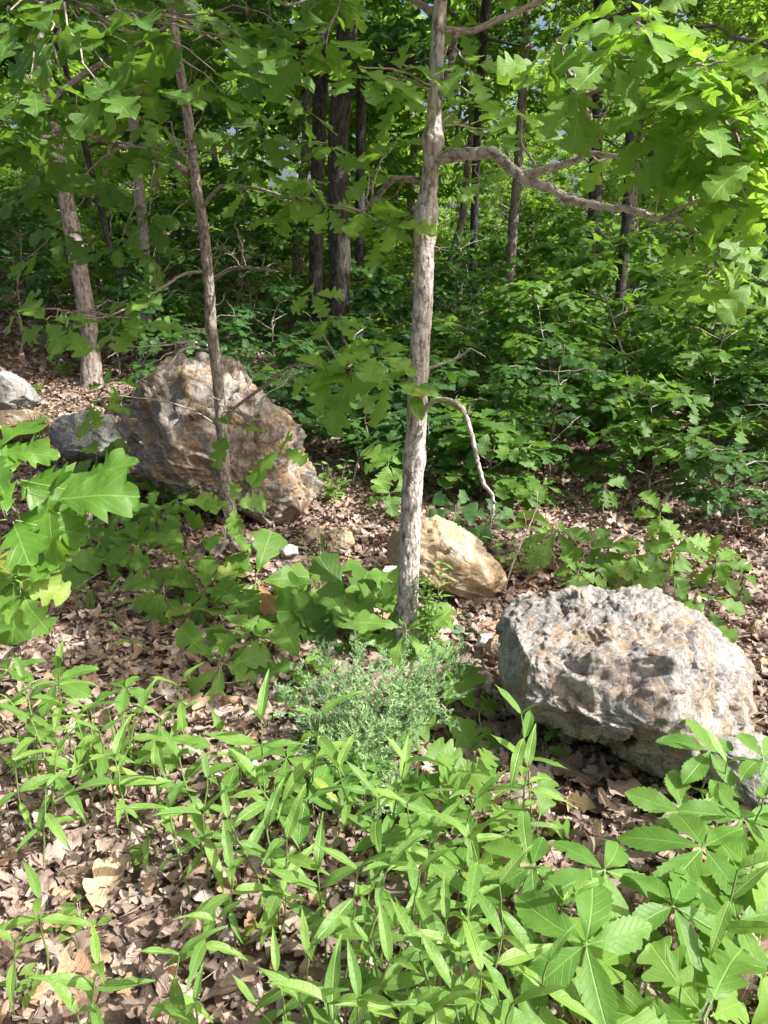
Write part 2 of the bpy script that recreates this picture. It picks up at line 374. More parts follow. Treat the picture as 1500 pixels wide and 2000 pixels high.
def leaf_shape(kind, stations, cols, seed, droop=0.15, fold=0.25, wave=0.03, curl=0.0, petiole=0.1, twist=0.0):
    r = np.random.default_rng(seed)
    u = np.linspace(0, 1, stations)
    vs_, uv = [], []
    lat = np.linspace(-1, 1, 2 * cols + 1)
    wl_, s = leaf_width(kind, u, -1, r); wr_, _ = leaf_width(kind, u, 1, r)
    ph = r.uniform(0, 6.28, 4)
    for k, v in enumerate(lat):
        w = (wl_ if v < 0 else wr_)
        x = v * w
        y = u + s * np.abs(x) - 0.0
        z = fold * np.abs(x) - droop * u ** 2 + wave * np.sin(u * 9 + ph[0] + v * 1.5) * (0.3 + np.abs(v)) + 0.6 * wave * np.sin(u * 17 + ph[1]) * v
        if curl:
            k1 = curl * (1 if ph[3] > 2.4 else -1) * (0.6 + 0.5 * np.sin(u * 3 + ph[2])) + 0.01; k2 = twist * 2.2 + 0.01
            th = x * k1; z = z + (1 - np.cos(th)) / k1; x = np.sin(th) / k1
            t2 = (y - 0.5) * k2; y, z = 0.5 + (1 / k2 - z) * np.sin(t2), (1 / k2) - (1 / k2 - z) * np.cos(t2)
            x = x + 0.05 * np.sin(u * 6 + ph[1])
        x2 = x * math.cos(0) + twist * z * 0
        vs_.append(np.stack([x2 + twist * 0.2 * u ** 2, y, z], 1)); uv.append(np.stack([u, x], 1))
    V = np.concatenate(vs_); U = np.concatenate(uv); n = stations; Q = []
    for k in range(len(lat) - 1):
        for i in range(n - 1):
            Q.append((k * n + i, (k + 1) * n + i, (k + 1) * n + i + 1, k * n + i + 1))
    if petiole > 0:
        b = len(V)
        V = np.concatenate([V, [(-0.009, -petiole, 0.01), (0.009, -petiole, 0.01), (0.009, 0.02, 0), (-0.009, 0.02, 0)]])
        U = np.concatenate([U, np.zeros((4, 2))]); Q.append((b, b + 1, b + 2, b + 3))
    V[:, 1] += max(petiole, 0)
    return dict(v=V, q=np.array(Q), uv=U)

_mesh_cache = {}
def leaf_mesh(kind, lod, matk, var):
    """Shared mesh data: one per shape variant, detail and material."""
    key = (kind, lod, matk, var)
    if key not in _mesh_cache:
        t = template(kind, lod, var); _mesh_cache[key] = np_mesh(kind + "_leaf_shape", t['v'], t['q'], M[matk], uv=t['uv'])
    return _mesh_cache[key]
_tmpl = {}
def template(kind, lod, var):
    key = (kind, lod, var)
    if key not in _tmpl:
        st, co = {'near': (34, 2), 'mid': (15, 1), 'low': (8, 1), 'far': (5, 1), 'tiny': (4, 1)}[lod]
        if kind == 'dead': st, co = {'near': (22, 2), 'mid': (14, 2), 'low': (12, 2), 'far': (8, 1), 'tiny': (5, 1)}[lod]
        if kind == 'leaflet' and lod == 'near': st = 42
        if kind == 'lance' and lod == 'near': st = 18
        kk = 'lobed' if kind == 'dead' else kind
        r = np.random.default_rng(var * 7 + 3)
        d = dict(lobed=(0.18, 0.22, 0.030), post=(0.15, 0.18, 0.028), pin=(0.2, 0.25, 0.03), leaflet=(0.16, 0.32, 0.012),
                 lance=(0.30, 0.5, 0.012), oval=(0.15, 0.3, 0.015), dead=(0.0, 0.25, 0.03))[kind]
        _tmpl[key] = leaf_shape(kk, st, co, 100 + var, droop=d[0] * r.uniform(0.3, 1.7) * (1 if kind != 'dead' else 1), fold=d[1] * r.uniform(0.2, 1.4),
                                wave=d[2] * r.uniform(0.6, 1.5), curl=(r.uniform(2.0, 11.0) if kind == 'dead' else 0), petiole=dict(leaflet=0.03, lance=0.02, dead=0.06).get(kind, 0.10),
                                twist=r.uniform(-1, 1))
    return _tmpl[key]
NVAR = 9

def basis(tip, nrm):
    """(N,3,3) with columns X, Y = tip, Z = normal."""
    y = unit(tip); z = nrm - (nrm * y).sum(-1, keepdims=True) * y; z = unit(z); x = np.cross(y, z)
    return np.stack([x, y, z], axis=-1)

def merge_leaves(name, T, pos, rot, size, tone, mat):
    V = np.einsum('nij,vj->nvi', rot, T['v']) * size[:, None, None] + pos[:, None, :]
    nv = len(T['v']); N = len(pos)
    Q = (T['q'][None] + (np.arange(N) * nv)[:, None, None]).reshape(-1, 4)
    return np_mesh(name, V.reshape(-1, 3), Q, mat, uv=np.tile(T['uv'], (N, 1)), attr=np.repeat(tone, nv))

def put_leaf(parent, kind, lod, matk, pos, rot, size, origin=(0, 0, 0), name='leaf', r=rng):
    o = bpy.data.objects.new(name, leaf_mesh(kind, lod, matk, int(r.integers(NVAR)))); COL.objects.link(o); o.parent = parent
    o.location = (pos[0] - origin[0], pos[1] - origin[1], pos[2] - origin[2])
    o.rotation_euler = Matrix(rot.tolist()).to_euler()
    s = float(size); w = 1.0 if kind in ('leaflet', 'lance') else r.uniform(0.85, 1.15)
    o.scale = (s * w, s, s * r.uniform(0.5, 1.2))
    return o

def hang_leaves(root, L, kind, matk, cap=300, lod='mid', origin=(0, 0, 0), farlod='far', name='leaf'):
    """L = (pos, tip, normal, size). Leaves that show 10 px or more become parts (at most cap, the largest), the rest one stuff part."""
    pos, tip, nrm, size = L
    if len(pos) == 0: return
    rot = basis(tip, nrm); px, py, z = project(pos + tip * size[:, None] * 0.5)
    seen = (px > -60) & (px < 1560) & (py > -60) & (py < 2060) & ((pos - CAM) @ FWD > 0.3)
    big = np.where(seen, size * F / z, 0)
    order = np.argsort(-big); pick = [i for i in order[:cap] if big[i] >= 10]
    for i in pick:
        put_leaf(root, kind, lod, matk, pos[i], rot[i], size[i], origin, name)
    rest = np.ones(len(pos), bool); rest[pick] = False
    if rest.any():
        T = template(kind, farlod, 1)
        o = link('foliage', merge_leaves('foliage', T, pos[rest] - np.array(origin), rot[rest], size[rest], rng.random(rest.sum()), M[matk]), root)
        o["kind"] = "stuff"

# ------------------------------------------------------------------ tubes
def smooth_path(P, n):
    P = np.asarray(P, dtype=np.float64)
    if len(P) < 3: 
        t = np.linspace(0, 1, n)[:, None]; return P[0] * (1 - t) + P[-1] * t
    d = np.r_[0, np.cumsum(np.linalg.norm(np.diff(P, axis=0), axis=1))]; d /= d[-1]
    E = np.vstack([2 * P[0] - P[1], P, 2 * P[-1] - P[-2]])
    out = []
    for t in np.linspace(0, 1, n):
        i = min(max(np.searchsorted(d, t) - 1, 0), len(P) - 2); f = (t - d[i]) / max(d[i + 1] - d[i], 1e-9)
        a, b, c, e = E[i], E[i + 1], E[i + 2], E[i + 3]
        out.append(0.5 * ((2 * b) + (-a + c) * f + (2 * a - 5 * b + 4 * c - e) * f * f + (-a + 3 * b - 3 * c + e) * f ** 3))
    return np.array(out)

def tube_arrays(P, rad, sides, rough=0.0, seed=0, knots=()):
    P = np.asarray(P); n = len(P); rad = np.broadcast_to(rad, (n,)).astype(float)
    T = unit(np.gradient(P, axis=0)); ref = np.array([0.0, 0, 1.0]) if abs(T[0, 2]) < 0.9 else np.array([1.0, 0, 0])
    A = unit(np.cross(T, ref)); B = np.cross(T, A)
    L = np.r_[0, np.cumsum(np.linalg.norm(np.diff(P, axis=0), axis=1))]
    ang = np.linspace(0, 2 * np.pi, sides, endpoint=False)
    ca, sa = np.cos(ang), np.sin(ang)
    rr = np.repeat(rad[:, None], sides, 1)
    bv = np.stack([ca[None] * rad[:, None], sa[None] * rad[:, None], np.repeat(L[:, None], sides, 1)], -1)
    for (kt, kr, kl) in knots:
        rr = rr * (1 + kr * np.exp(-((L / L[-1] - kt) / kl) ** 2))[:, None]
    if rough > 0:
        q = bv.reshape(-1, 3)
        nz = fbm(np.stack([q[:, 0] * 75, q[:, 1] * 75, q[:, 2] * 20], 1), 3, seed, ridged=True) * 0.7 + 0.6 * fbm(q * np.array([25, 25, 8]), 2, seed + 5)
        fl = fbm(np.stack([q[:, 0] * 95, q[:, 1] * 95, q[:, 2] * 38], 1), 2, seed + 11); nz = nz + 0.9 * sstep(0.18, 0.26, fl) * 0.6
        rr = rr * (1 + rough * nz.reshape(n, sides))
    V = P[:, None, :] + A[:, None, :] * (ca[None, :, None] * rr[..., None]) + B[:, None, :] * (sa[None, :, None] * rr[..., None])
    idx = np.arange(n * sides).reshape(n, sides); nx = np.roll(idx, -1, 1)
    Q = np.stack([idx[:-1], nx[:-1], nx[1:], idx[1:]], -1).reshape(-1, 4)
    return V.reshape(-1, 3), Q, bv.reshape(-1, 3)

def tubes_mesh(name, segs, mat):
    """segs: list of (path, radii, sides[, rough])."""
    Vs, Qs, Bs, b = [], [], [], 0
    for k, s in enumerate(segs):
        v, q, bv = tube_arrays(s[0], s[1], s[2], s[3] if len(s) > 3 else 0.0, k, s[4] if len(s) > 4 else ())
        Vs.append(v); Qs.append(q + b); Bs.append(bv + np.array([0, 0, k * 3.7])); b += len(v)
    return np_mesh(name, np.concatenate(Vs), np.concatenate(Qs), mat, vec=np.concatenate(Bs))

def wiggle(a, b, n=6, amt=0.06, r=rng, sag=0.0):
    a = np.asarray(a, float); b = np.asarray(b, float); t = np.linspace(0, 1, n)[:, None]
    L = np.linalg.norm(b - a); P = a * (1 - t) + b * t
    off = np.cumsum(r.normal(0, 1, (n, 3)), 0) * amt * L / n ** 0.5; off -= off[:1] * (1 - t) + off[-1:] * t
    P = P + off; P[:, 2] += sag * L * 4 * (t[:, 0] * (1 - t[:, 0]))
    return P

def whorl(c, axis, n, size, droop=0.25, r=rng, spread=1.0, az0=None, jit=0.25, N=None):
    """n leaves round a twig end: returns pos, tip, normal, size arrays."""
    axis = unit(np.asarray(axis, float)); c = np.asarray(c, float)
    ax = unit(np.array([axis[0], axis[1], 0.0])) if np.hypot(axis[0], axis[1]) > 0.05 else unit(np.array([r.normal(), r.normal(), 0.0]))
    a0 = math.atan2(ax[1], ax[0]) if az0 is None else az0
    az = a0 + (np.arange(n) - (n - 1) / 2) * (2 * np.pi / max(n, 1)) * spread + r.normal(0, 0.18, n)
    dr = -droop + r.normal(0, jit, n)
    tip = np.stack([np.cos(az) * np.cos(dr), np.sin(az) * np.cos(dr), np.sin(dr)], 1)
    nrm = np.array([0, 0, 1.0]) + r.normal(0, 0.28, (n, 3))
    if N is not None:
        N = unit(np.asarray(N, float)); e1 = unit(np.cross([0, 1.0, 0.05], N)); e2 = np.cross(N, e1)
        tip = tip[:, :1] * e1 + tip[:, 1:2] * e2 + tip[:, 2:3] * N; nrm = nrm[:, :1] * e1 + nrm[:, 1:2] * e2 + nrm[:, 2:3] * N
    pos = c + tip * 0.01 - axis * r.uniform(0, 0.25 * size, n)[:, None]
    return pos, tip, nrm, size * r.uniform(0.72, 1.12, n)

def cat_leaves(Ls):
    Ls = [l for l in Ls if len(l[0])]
    if not Ls: return (np.zeros((0, 3)),) * 3 + (np.zeros(0),)
    return tuple(np.concatenate([l[k] for l in Ls]) for k in range(4))

def grow_twigs(path, r0, start, count, length, leafsize, leaves_per, segs, r=rng, droop=0.25, updir=0.25, sub=1):
    """Side twigs along a path, each ending in whorls. Adds tubes to segs, returns leaf sets."""
    Ls = []
    n = len(path); T = unit(np.gradient(path, axis=0))
    for k in range(count):
        t = start + (1 - start) * (k + r.uniform(0.1, 0.9)) / count
        i = min(int(t * (n - 1)), n - 1); p = path[i]; d = T[i]
        side = np.cross(d, np.array([0, 0, 1.0])) ; side = unit(side) if np.linalg.norm(side) > 1e-3 else np.array([1.0, 0, 0])
        a = r.uniform(0, 2 * np.pi) if abs(d[2]) > 0.75 else (0 if k % 2 else np.pi) + r.normal(0, 0.5)
        s2 = np.cross(d, side)
        dirv = unit(0.55 * d * (1 if abs(d[2]) < 0.75 else 0.3) + side * math.cos(a) + s2 * math.sin(a) + np.array([0, 0, updir]) + r.normal(0, 0.15, 3))
        L = length * r.uniform(0.5, 1.2) * (1 - 0.35 * t)
        e = p + dirv * L; tw = wiggle(p, e, 6, 0.10, r, 0.04)
        segs.append((tw, np.linspace(r0 * 0.5, r0 * 0.16, 6), 5))
        Ls.append(whorl(e, dirv, leaves_per, leafsize, droop, r))
        for j in range(sub):
            i2 = int(r.integers(2, 5)); q = tw[i2]
            d2 = unit(dirv + r.normal(0, 0.7, 3)); e2 = q + d2 * L * r.uniform(0.3, 0.6)
            segs.append((np.array([q, (q + e2) / 2 + r.normal(0, 0.01, 3), e2]), np.array([r0 * 0.22, r0 * 0.17, r0 * 0.12]), 4))
            Ls.append(whorl(e2, d2, leaves_per, leafsize * 0.9, droop, r))
    Ls.append(whorl(path[-1], T[-1], leaves_per, leafsize, droop, r))
    return Ls

# ------------------------------------------------------------------ the ground
def axis_pts(lo, hi, fine_lo, fine_hi, step, grow=1.16):
    a = list(np.arange(fine_lo, fine_hi, step)); s = step; x = a[-1]
    while x < hi: s *= grow; x += s; a.append(x)
    s = step; x = a[0]
    while x > lo: s *= grow; x -= s; a.insert(0, x)
    return np.array(a)
gx = axis_pts(-400, 400, -5, 5, 0.06); gy = axis_pts(-400, 600, -1, 9, 0.06)
X, Y = np.meshgrid(gx, gy, indexing='ij'); Z = ground_h(X, Y)
Z = np.where((np.abs(X) > 120) | (Y > 120), np.minimum(Z, 4.0), Z)
near = (np.abs(X) < 6) & (Y < 10)
Z = Z + np.where(near, 0.012 * fbm(np.stack([X.ravel() * 9, Y.ravel() * 9, X.ravel() * 0], 1), 3, 3).reshape(X.shape), 0)
idx = np.arange(X.size).reshape(X.shape)
Q = np.stack([idx[:-1, :-1], idx[1:, :-1], idx[1:, 1:], idx[:-1, 1:]], -1).reshape(-1, 4)
floor_ = link("forest_floor", np_mesh("forest_floor", np.stack([X.ravel(), Y.ravel(), Z.ravel()], 1), Q, M['soil']))
tag(floor_, "brown soil of the forest floor under fallen oak leaves", kind="structure")

# ------------------------------------------------------------------ rocks
def ico(sub):
    bm = bmesh.new(); bmesh.ops.create_icosphere(bm, subdivisions=sub, radius=1.0)
    v = np.array([x.co[:] for x in bm.verts]); f = np.array([[l.index for l in x.verts] for x in bm.faces]); bm.free(); return v, f
_ico = {}
def rock(name, poly, Yc, depth, mat, label, sub=6, seed=0, planes=26, rough=1.0, cat='rock', group=None, center=None, parent=None, power=0.62):
    """A boulder whose outline, seen from where the photographer stood, follows poly (photo pixels); real depth along the view."""
    if sub not in _ico: _ico[sub] = ico(sub)
    D, Fc = _ico[sub]; r = np.random.default_rng(seed)
    poly = np.array(poly, float); c = poly.mean(0) if center is None else np.array(center, float)
    C = at(c[0], c[1], Yc); dist = (C - CAM) @ FWD
    q = (poly - c) / F * dist; q[:, 1] *= -1
    m = 360; th = np.linspace(-np.pi, np.pi, m + 1); Rr = np.zeros(m + 1)
    for i, a in enumerate(th):
        da, best = np.array([math.cos(a), math.sin(a)]), 0
        for j in range(len(q)):
            p0, p1 = q[j], q[(j + 1) % len(q)]; e = p1 - p0; den = da[0] * e[1] - da[1] * e[0]
            if abs(den) < 1e-9: continue
            t = (p0[0] * e[1] - p0[1] * e[0]) / den; u = (p0[0] * da[1] - p0[1] * da[0]) / den
            if t > best and -1e-6 <= u <= 1 + 1e-6: best = t
        Rr[i] = best
    ang = np.arctan2(D[:, 2], D[:, 0]); rad = np.interp(ang, th, Rr)
    cr = np.sqrt(np.clip(1 - D[:, 1] ** 2, 0, 1)); cc = cr ** power
    P = np.stack([np.cos(ang) * rad * cc, D[:, 1] * depth, np.sin(ang) * rad * cc], 1)
    S = float(np.mean(Rr))
    for k in range(planes):                                  # broken faces
        n = unit(r.normal(0, 1, 3) + np.array([0, -0.7, 0.2])); sup = (P @ n).max(); d = sup * r.uniform(0.80, 0.95)
        P = P - np.clip(P @ n - d, 0, None)[:, None] * n
    N = unit(P)
    f = 1.0 / S
    wv = P * f + 0.25 * np.stack([fbm(P * f * 2.2, 2, seed + 31 + a) for a in range(3)], 1) + 0.05 * np.stack([fbm(P * f * 9, 2, seed + 41 + a) for a in range(3)], 1)
    def blocks(ns, lim):
        sd_ = unit(r.normal(0, 1, (ns, 3))) * r.uniform(0.6, 1.15, (ns, 1)); sn = unit(r.normal(0, 1, (ns, 3)) + np.array([0.3, -0.5, 0.5])); out = np.zeros(len(wv))
        off = r.uniform(-1, 1, ns)
        for a in range(0, len(wv), 4000):
            w = wv[a:a + 4000]; b = np.argmin((w ** 2).sum(1)[:, None] - 2 * w @ sd_.T + (sd_ ** 2).sum(1)[None], axis=1)
            out[a:a + 4000] = np.clip(((w - sd_[b]) * sn[b]).sum(-1), -lim, lim) + off[b] * lim * 0.3
        return out
    ax = unit(np.array([0.55, -0.25, 0.8])); q1 = (P @ ax) * f * 3.1 + 0.9 * fbm(P * f * 1.6, 3, seed + 8); saw = q1 - np.floor(q1)
    gate = sstep(-0.15, 0.25, vnoise(P * f * 1.3 + 7, seed + 1))
    dd = 0.16 * blocks(46, 0.6) + 0.17 * blocks(260, 0.28) + 0.08 * (np.where(saw < 0.93, saw / 0.93, (1 - saw) / 0.07) - 0.5) * gate
    if sub >= 7: dd = dd + 0.14 * blocks(1500, 0.12)
    dd = dd + 0.020 * fbm(P * f * 4, 4, seed, ridged=True) + 0.018 * fbm(P * f * 22, 3, seed + 4, ridged=True)
    P = P + N * (dd * S * rough)[:, None]
    Wd = P[:, :1] * RGT + P[:, 1:2] * FWD + P[:, 2:3] * UP
    me = np_mesh(name, Wd, Fc, mat, tris=True, smooth=(sub == 6)); o = link(name, me, parent, C)
    if label: tag(o, label, cat, group)
    return o

rockR = rock("pale_boulder", [(940, 1296), (955, 1252), (985, 1218), (1035, 1184), (1105, 1166), (1165, 1146), (1200, 1160), (1235, 1166), (1262, 1152), (1290, 1160), (1330, 1195), (1390, 1235), (1430, 1290), (1468, 1370), (1466, 1412), (1430, 1452), (1345, 1475), (1302, 1512), (1262, 1512), (1218, 1488), (1175, 1438), (1090, 1420), (985, 1390), (945, 1345)],
             2.27, 0.36, M['rock_pale'], "large pale grey and tan boulder with a small dark moss tuft at right", 7, 4, center=(1225, 1330), cat='boulder')
bpy.context.view_layer.update()
def on_rock(o, px, py):
    d = Vector(V3(unit(ray(px, py)))); ok, loc, n, _ = o.ray_cast(Vector(V3(CAM)) - o.location, d)
    return (np.array(loc + o.location), np.array(n)) if ok else (None, None)
mp, mn = on_rock(rockR, 1232, 1445)
if mp is not None:
    r_ = np.random.default_rng(3); a_ = unit(np.cross(mn, [1, 0, .1])); b_ = np.cross(mn, a_); n_ = 900
    u_ = r_.normal(0, .011, (n_, 2)); pp = u_[:, :1] * a_ + u_[:, 1:] * b_ + mn * (0.008 - 18 * (u_ ** 2).sum(1, keepdims=True).clip(0, .0006))
    T_ = dict(v=np.array([(-.12, 0, 0), (.12, 0, 0), (.05, 1, 0), (-.05, 1, 0)]), q=np.array([[0, 1, 2, 3]]), uv=np.zeros((4, 2)) + .1)
    o = link('moss_tuft', merge_leaves('moss_tuft', T_, pp, basis(mn + r_.normal(0, .5, (n_, 3)), r_.normal(0, 1, (n_, 3))), r_.uniform(.005, .010, n_), r_.random(n_), M['moss']), rockR); o.location = V3(mp - np.array(rockR.location)); o["label"] = "small dark moss tuft"; o["kind"] = "stuff"
for (px, py, sz, az, lab) in [(1170, 1180, .04, .4, "small rusty dead leaf lying near the top of the pale boulder"), (1282, 1278, .045, 2.2, "curled brown dead leaf in the middle of the pale boulder's face"), (1245, 1205, .035, 1.2, "reddish leaf scrap on the upper face of the pale boulder"), (1330, 1350, .04, 2.9, "brown dead leaf scrap low on the pale boulder's right side")]:
    q_, n_ = on_rock(rockR, px, py)
    if q_ is None: continue
    t_ = np.array([[math.cos(az), math.sin(az), .1]]); rt = basis(t_ - (t_ @ n_)[:, None] * n_, n_[None])[0]
    o = put_leaf(None, 'dead', 'near', 'dead', q_ - rt[:, 1] * sz * .5 + n_ * .006, rt, sz, name='fallen_leaf'); tag(o, lab, 'fallen leaf')
rock("big_boulder", [(238, 872), (248, 832), (270, 800), (310, 760), (345, 730), (385, 710), (440, 718), (490, 735), (525, 762), (572, 800), (592, 850), (602, 905), (618, 950), (614, 990), (592, 1018), (560, 1028), (500, 1008), (450, 990), (350, 965), (290, 930), (250, 905)],
     5.0, 0.62, M['rock_rusty'], "large rust stained rough boulder behind the slim left sapling", 7, 12, planes=22, rough=1.25, center=(425, 872), cat='boulder')
rock("ochre_boulder", [(742, 1052), (758, 1030), (800, 1018), (850, 1012), (900, 1036), (942, 1068), (975, 1108), (984, 1150), (962, 1176), (900, 1166), (850, 1146), (800, 1130), (750, 1095)],
     3.6, 0.3, M['rock_ochre'], "ochre yellow boulder just behind the foot of the central trunk", 6, 21, rough=0.9, center=(862, 1095), cat='boulder')
rock("grey_boulder", [(1325, 1478), (1345, 1448), (1400, 1436), (1480, 1440), (1560, 1462), (1600, 1510), (1570, 1565), (1490, 1578), (1425, 1556), (1370, 1520)],
     2.0, 0.22, M['rock_grey'], "low dark grey rock at the right edge in front of the pale boulder", 6, 9, cat='boulder')
rock("ledge_rock", [(100, 850), (125, 815), (170, 806), (215, 812), (240, 850), (235, 890), (190, 905), (120, 895)], 5.5, 0.25, M['rock_grey'], "grey lichened rock just left of the rust stained boulder", 6, 14)
rock("ledge_rock", [(-60, 770), (-30, 725), (10, 722), (45, 745), (70, 775), (40, 800), (-30, 805)], 6.6, 0.3, M["rock_grey"], "weathered grey brown rock cut by the left edge of the view", 6, 15)
rock("ledge_rock", [(-30, 830), (10, 806), (60, 802), (105, 812), (110, 832), (40, 856), (-20, 862)], 5.9, 0.25, M['rock_ochre'], "flat tan rock slab lying left of the grey lichened rock", 5, 16)
small = [([(636, 1078), (650, 1048), (668, 1034), (690, 1040), (694, 1062), (670, 1082)], 4.1, 'rock_ochre', "small yellowish stone between the two saplings below the rust stained boulder"),
         ([(585, 1048), (600, 1030), (625, 1030), (632, 1050), (610, 1064)], 4.4, 'rock_ochre', "small tan stone at the right foot of the rust stained boulder"),
         ([(738, 1128), (752, 1106), (775, 1104), (782, 1124), (768, 1142), (745, 1144)], 3.35, 'rock_white', "small white stone left of the central trunk foot"),
         ([(600, 1120), (612, 1104), (632, 1104), (640, 1120), (620, 1130)], 3.55, 'rock_ochre', "small yellow stone on the bare gravelly patch"),
         ([(322, 1540), (325, 1515), (345, 1500), (372, 1506), (384, 1526), (360, 1546)], 2.2, 'rock_white', "small whitish stone half buried among the foreground stalks"),
         ([(950, 1270), (952, 1250), (975, 1240), (992, 1250), (984, 1274), (962, 1282)], 2.85, 'rock_ochre', "small tan stone against the left end of the pale boulder"),
         ([(930, 1258), (938, 1240), (958, 1238), (964, 1254), (948, 1266)], 2.95, 'rock_white', "small pale chip left of the pale boulder"),
         ([(1410, 1240), (1425, 1232), (1445, 1240), (1462, 1252), (1440, 1254)], 3.1, 'rock_white', "small white chip on the shaded litter right behind the pale boulder"),
         ([(545, 1075), (560, 1062), (580, 1066), (584, 1082), (560, 1088)], 3.95, 'rock_white', "small grey white stone on the gravelly patch under the rust stained boulder"),
         ([(0, 585), (20, 562), (45, 568), (60, 590), (30, 602)], 11.0, 'rock_ochre', "sunlit pale rock on the slope at far left"),]  # last one: a pale rock shape added where sunlit soil shows
for k, (poly, Yc, mk, lab) in enumerate(small):
    rock("stone", poly, Yc, 0.05 if Yc < 5 else 0.3, M[mk], lab, 5, 40 + k, planes=12, rough=0.8, cat='stone', group='small stones on the forest floor')

# gravel on the bare patch (nobody could count it)
D, Fc = ico(1); n = 420
px_, py_ = rng.normal(620, 75, n), rng.normal(1078, 26, n)
Vs, Fs = [], []
for k in range(n):
    p = atz(px_[k], np.clip(py_[k], 1030, 1150), 0.01); s = rng.lognormal(-4.7, 0.5)
    Vs.append((D + rng.normal(0, 0.2, D.shape)) * s * np.array([1.2, 1, 0.7]) + p); Fs.append(Fc + k * len(D))
o = link("gravel", np_mesh("gravel", np.concatenate(Vs), np.concatenate(Fs), M['rock_ochre'], tris=True, smooth=False)); o["kind"] = "stuff"; o["label"] = "yellowish gravel on the bare patch by the saplings"

# ------------------------------------------------------------------ leaf litter
def litter(n, y0, y1, lod, smin, smax, lift, name, keep_inst=0, var=2, tilt=0.45, parent=floor_):
    y = np.sqrt(rng.uniform(y0 ** 2, y1 ** 2, n)); x = rng.uniform(-1, 1, n) * (0.56 * y + 0.5)
    z = ground_h(x, y) + rng.uniform(0.004, lift, n)
    pos = np.stack([x, y, z], 1); az = rng.uniform(0, 2 * np.pi, n)
    size = rng.uniform(smin, smax, n) * rng.lognormal(0, 0.12, n)
    tip = np.stack([np.cos(az), np.sin(az), rng.normal(0, tilt * 0.7, n)], 1); nrm = np.stack([rng.normal(0, tilt, n), rng.normal(0, tilt, n), np.where(rng.random(n) < 0.5, 1.0, -1.0)], 1)
    rot = basis(tip, nrm); pos = pos - rot[:, :, 1] * size[:, None] * 0.5
    tone = rng.random(n)
    # patchy tone: warmer and greyer drifts of leaves
    tone = np.clip(tone * 0.8 + 0.2 * (0.5 + 0.5 * vnoise(pos * 1.1, 77)), 0, 0.999)
    top = np.array([], int)
    if keep_inst:
        px, py, zz = project(pos); ok = (px > 0) & (px < 1500) & (py > 0) & (py < 2000)
        score = np.where(ok, size / zz + (z - ground_h(x, y)) * 1.2, -1); top = np.argsort(-score)[:keep_inst]
        for i in top:
            o = put_leaf(parent, 'dead', 'near', 'dead', pos[i] , rot[i], size[i], name='dead_leaf')
    rest = np.ones(n, bool); rest[top] = False; ids = np.nonzero(rest)[0]
    for v in range(var):
        s = ids[v::var]
        o = link(name, merge_leaves(name, template('dead', lod, v), pos[s], rot[s], size[s], tone[s], M['dead']), parent); o["kind"] = "stuff"
litter(8500, 1.0, 3.6, 'low', 0.035, 0.105, 0.035, 'leaf_litter', keep_inst=285, var=10)
litter(21000, 3.6, 8.5, 'far', 0.05, 0.115, 0.035, 'leaf_litter', var=4)
litter(26000, 8.5, 24, 'tiny', 0.09, 0.16, 0.05, 'leaf_litter', var=2)

n = 16000; y = np.sqrt(rng.uniform(1.0, 7.0 ** 2, n)); x = rng.uniform(-1, 1, n) * (0.56 * y + 0.5); pos = np.stack([x, y, ground_h(x, y) + rng.uniform(0.005, 0.04, n)], 1)
o = link('leaf_fragments', merge_leaves('leaf_fragments', template('dead', 'tiny', 3), pos, basis(rng.normal(0, 1, (n, 3)) * np.array([1, 1, .3]), rng.normal(0, .5, (n, 3)) + np.array([0, 0, 1.0])), rng.uniform(0.012, 0.035, n), rng.random(n) * 0.8, M['dead']), floor_); o["kind"] = "stuff"
sg = []
for k in range(300):
    y = math.sqrt(rng.uniform(1.2, 49)); x = rng.uniform(-1, 1) * (0.56 * y + 0.3); a = rng.uniform(0, 6.28); L = rng.uniform(0.04, 0.26)
    z = gh(x, y) + rng.uniform(0.02, 0.045); p = np.array([x, y, z]); q = p + np.array([math.cos(a) * L, math.sin(a) * L, rng.normal(0, .01)])
    sg.append((wiggle(p, q, 7, 0.05), np.linspace(rng.uniform(0.001, 0.0032), 0.0006, 7), 5))
o = link('twig_litter', tubes_mesh('twig_litter', sg, M['twig']), floor_); o["kind"] = "stuff"
# a few leaves that stand out
for (px, py, s, az, mk, lab) in [(205, 1745, 0.15, 1.5, 'dead', "long tan curled dead leaf standing up in the litter at lower left"),
                             (1205, 1545, 0.12, 0.6, 'dead', "broad tan dead oak leaf lying in front of the pale boulder"),
                             (1125, 1515, 0.13, 2.4, 'dead', "large brown dead oak leaf left of the tan leaf before the pale boulder"),
                             (505, 1830, 0.12, 0.3, 'yellow', "pale bleached dead leaf among the stalks at bottom centre"),
                             (110, 1935, 0.15, 0.5, 'dead', "wide brown dead oak leaf flat on the ground at bottom left corner"),
                             (365, 1375, 0.14, -0.8, 'dead', "upturned rusty dead leaf on the open litter left of the juniper"),
                             (345, 1205, 0.12, 0.2, 'yellow', "pale cream dead leaf under the low oak seedlings"),
                             (300, 1235, 0.13, 1.9, 'dead', "large tan dead leaf lit by sun left below the low oak seedlings"),
                             (470, 1930, 0.13, 2.8, 'dead', "deeply cut grey brown dead leaf at bottom centre")]:
    p = atz(px, py, 0.03); az += 0.0
    rt = basis(np.array([[math.cos(az), math.sin(az), 0.15]]), np.array([[0.1, -0.45, 1.0]]))[0]
    o = put_leaf(None, 'dead', 'near', mk, p - rt[:, 1] * s * 0.5 + np.array([0, 0, 0.015]), rt, s, name='fallen_leaf'); tag(o, lab, 'fallen leaf')

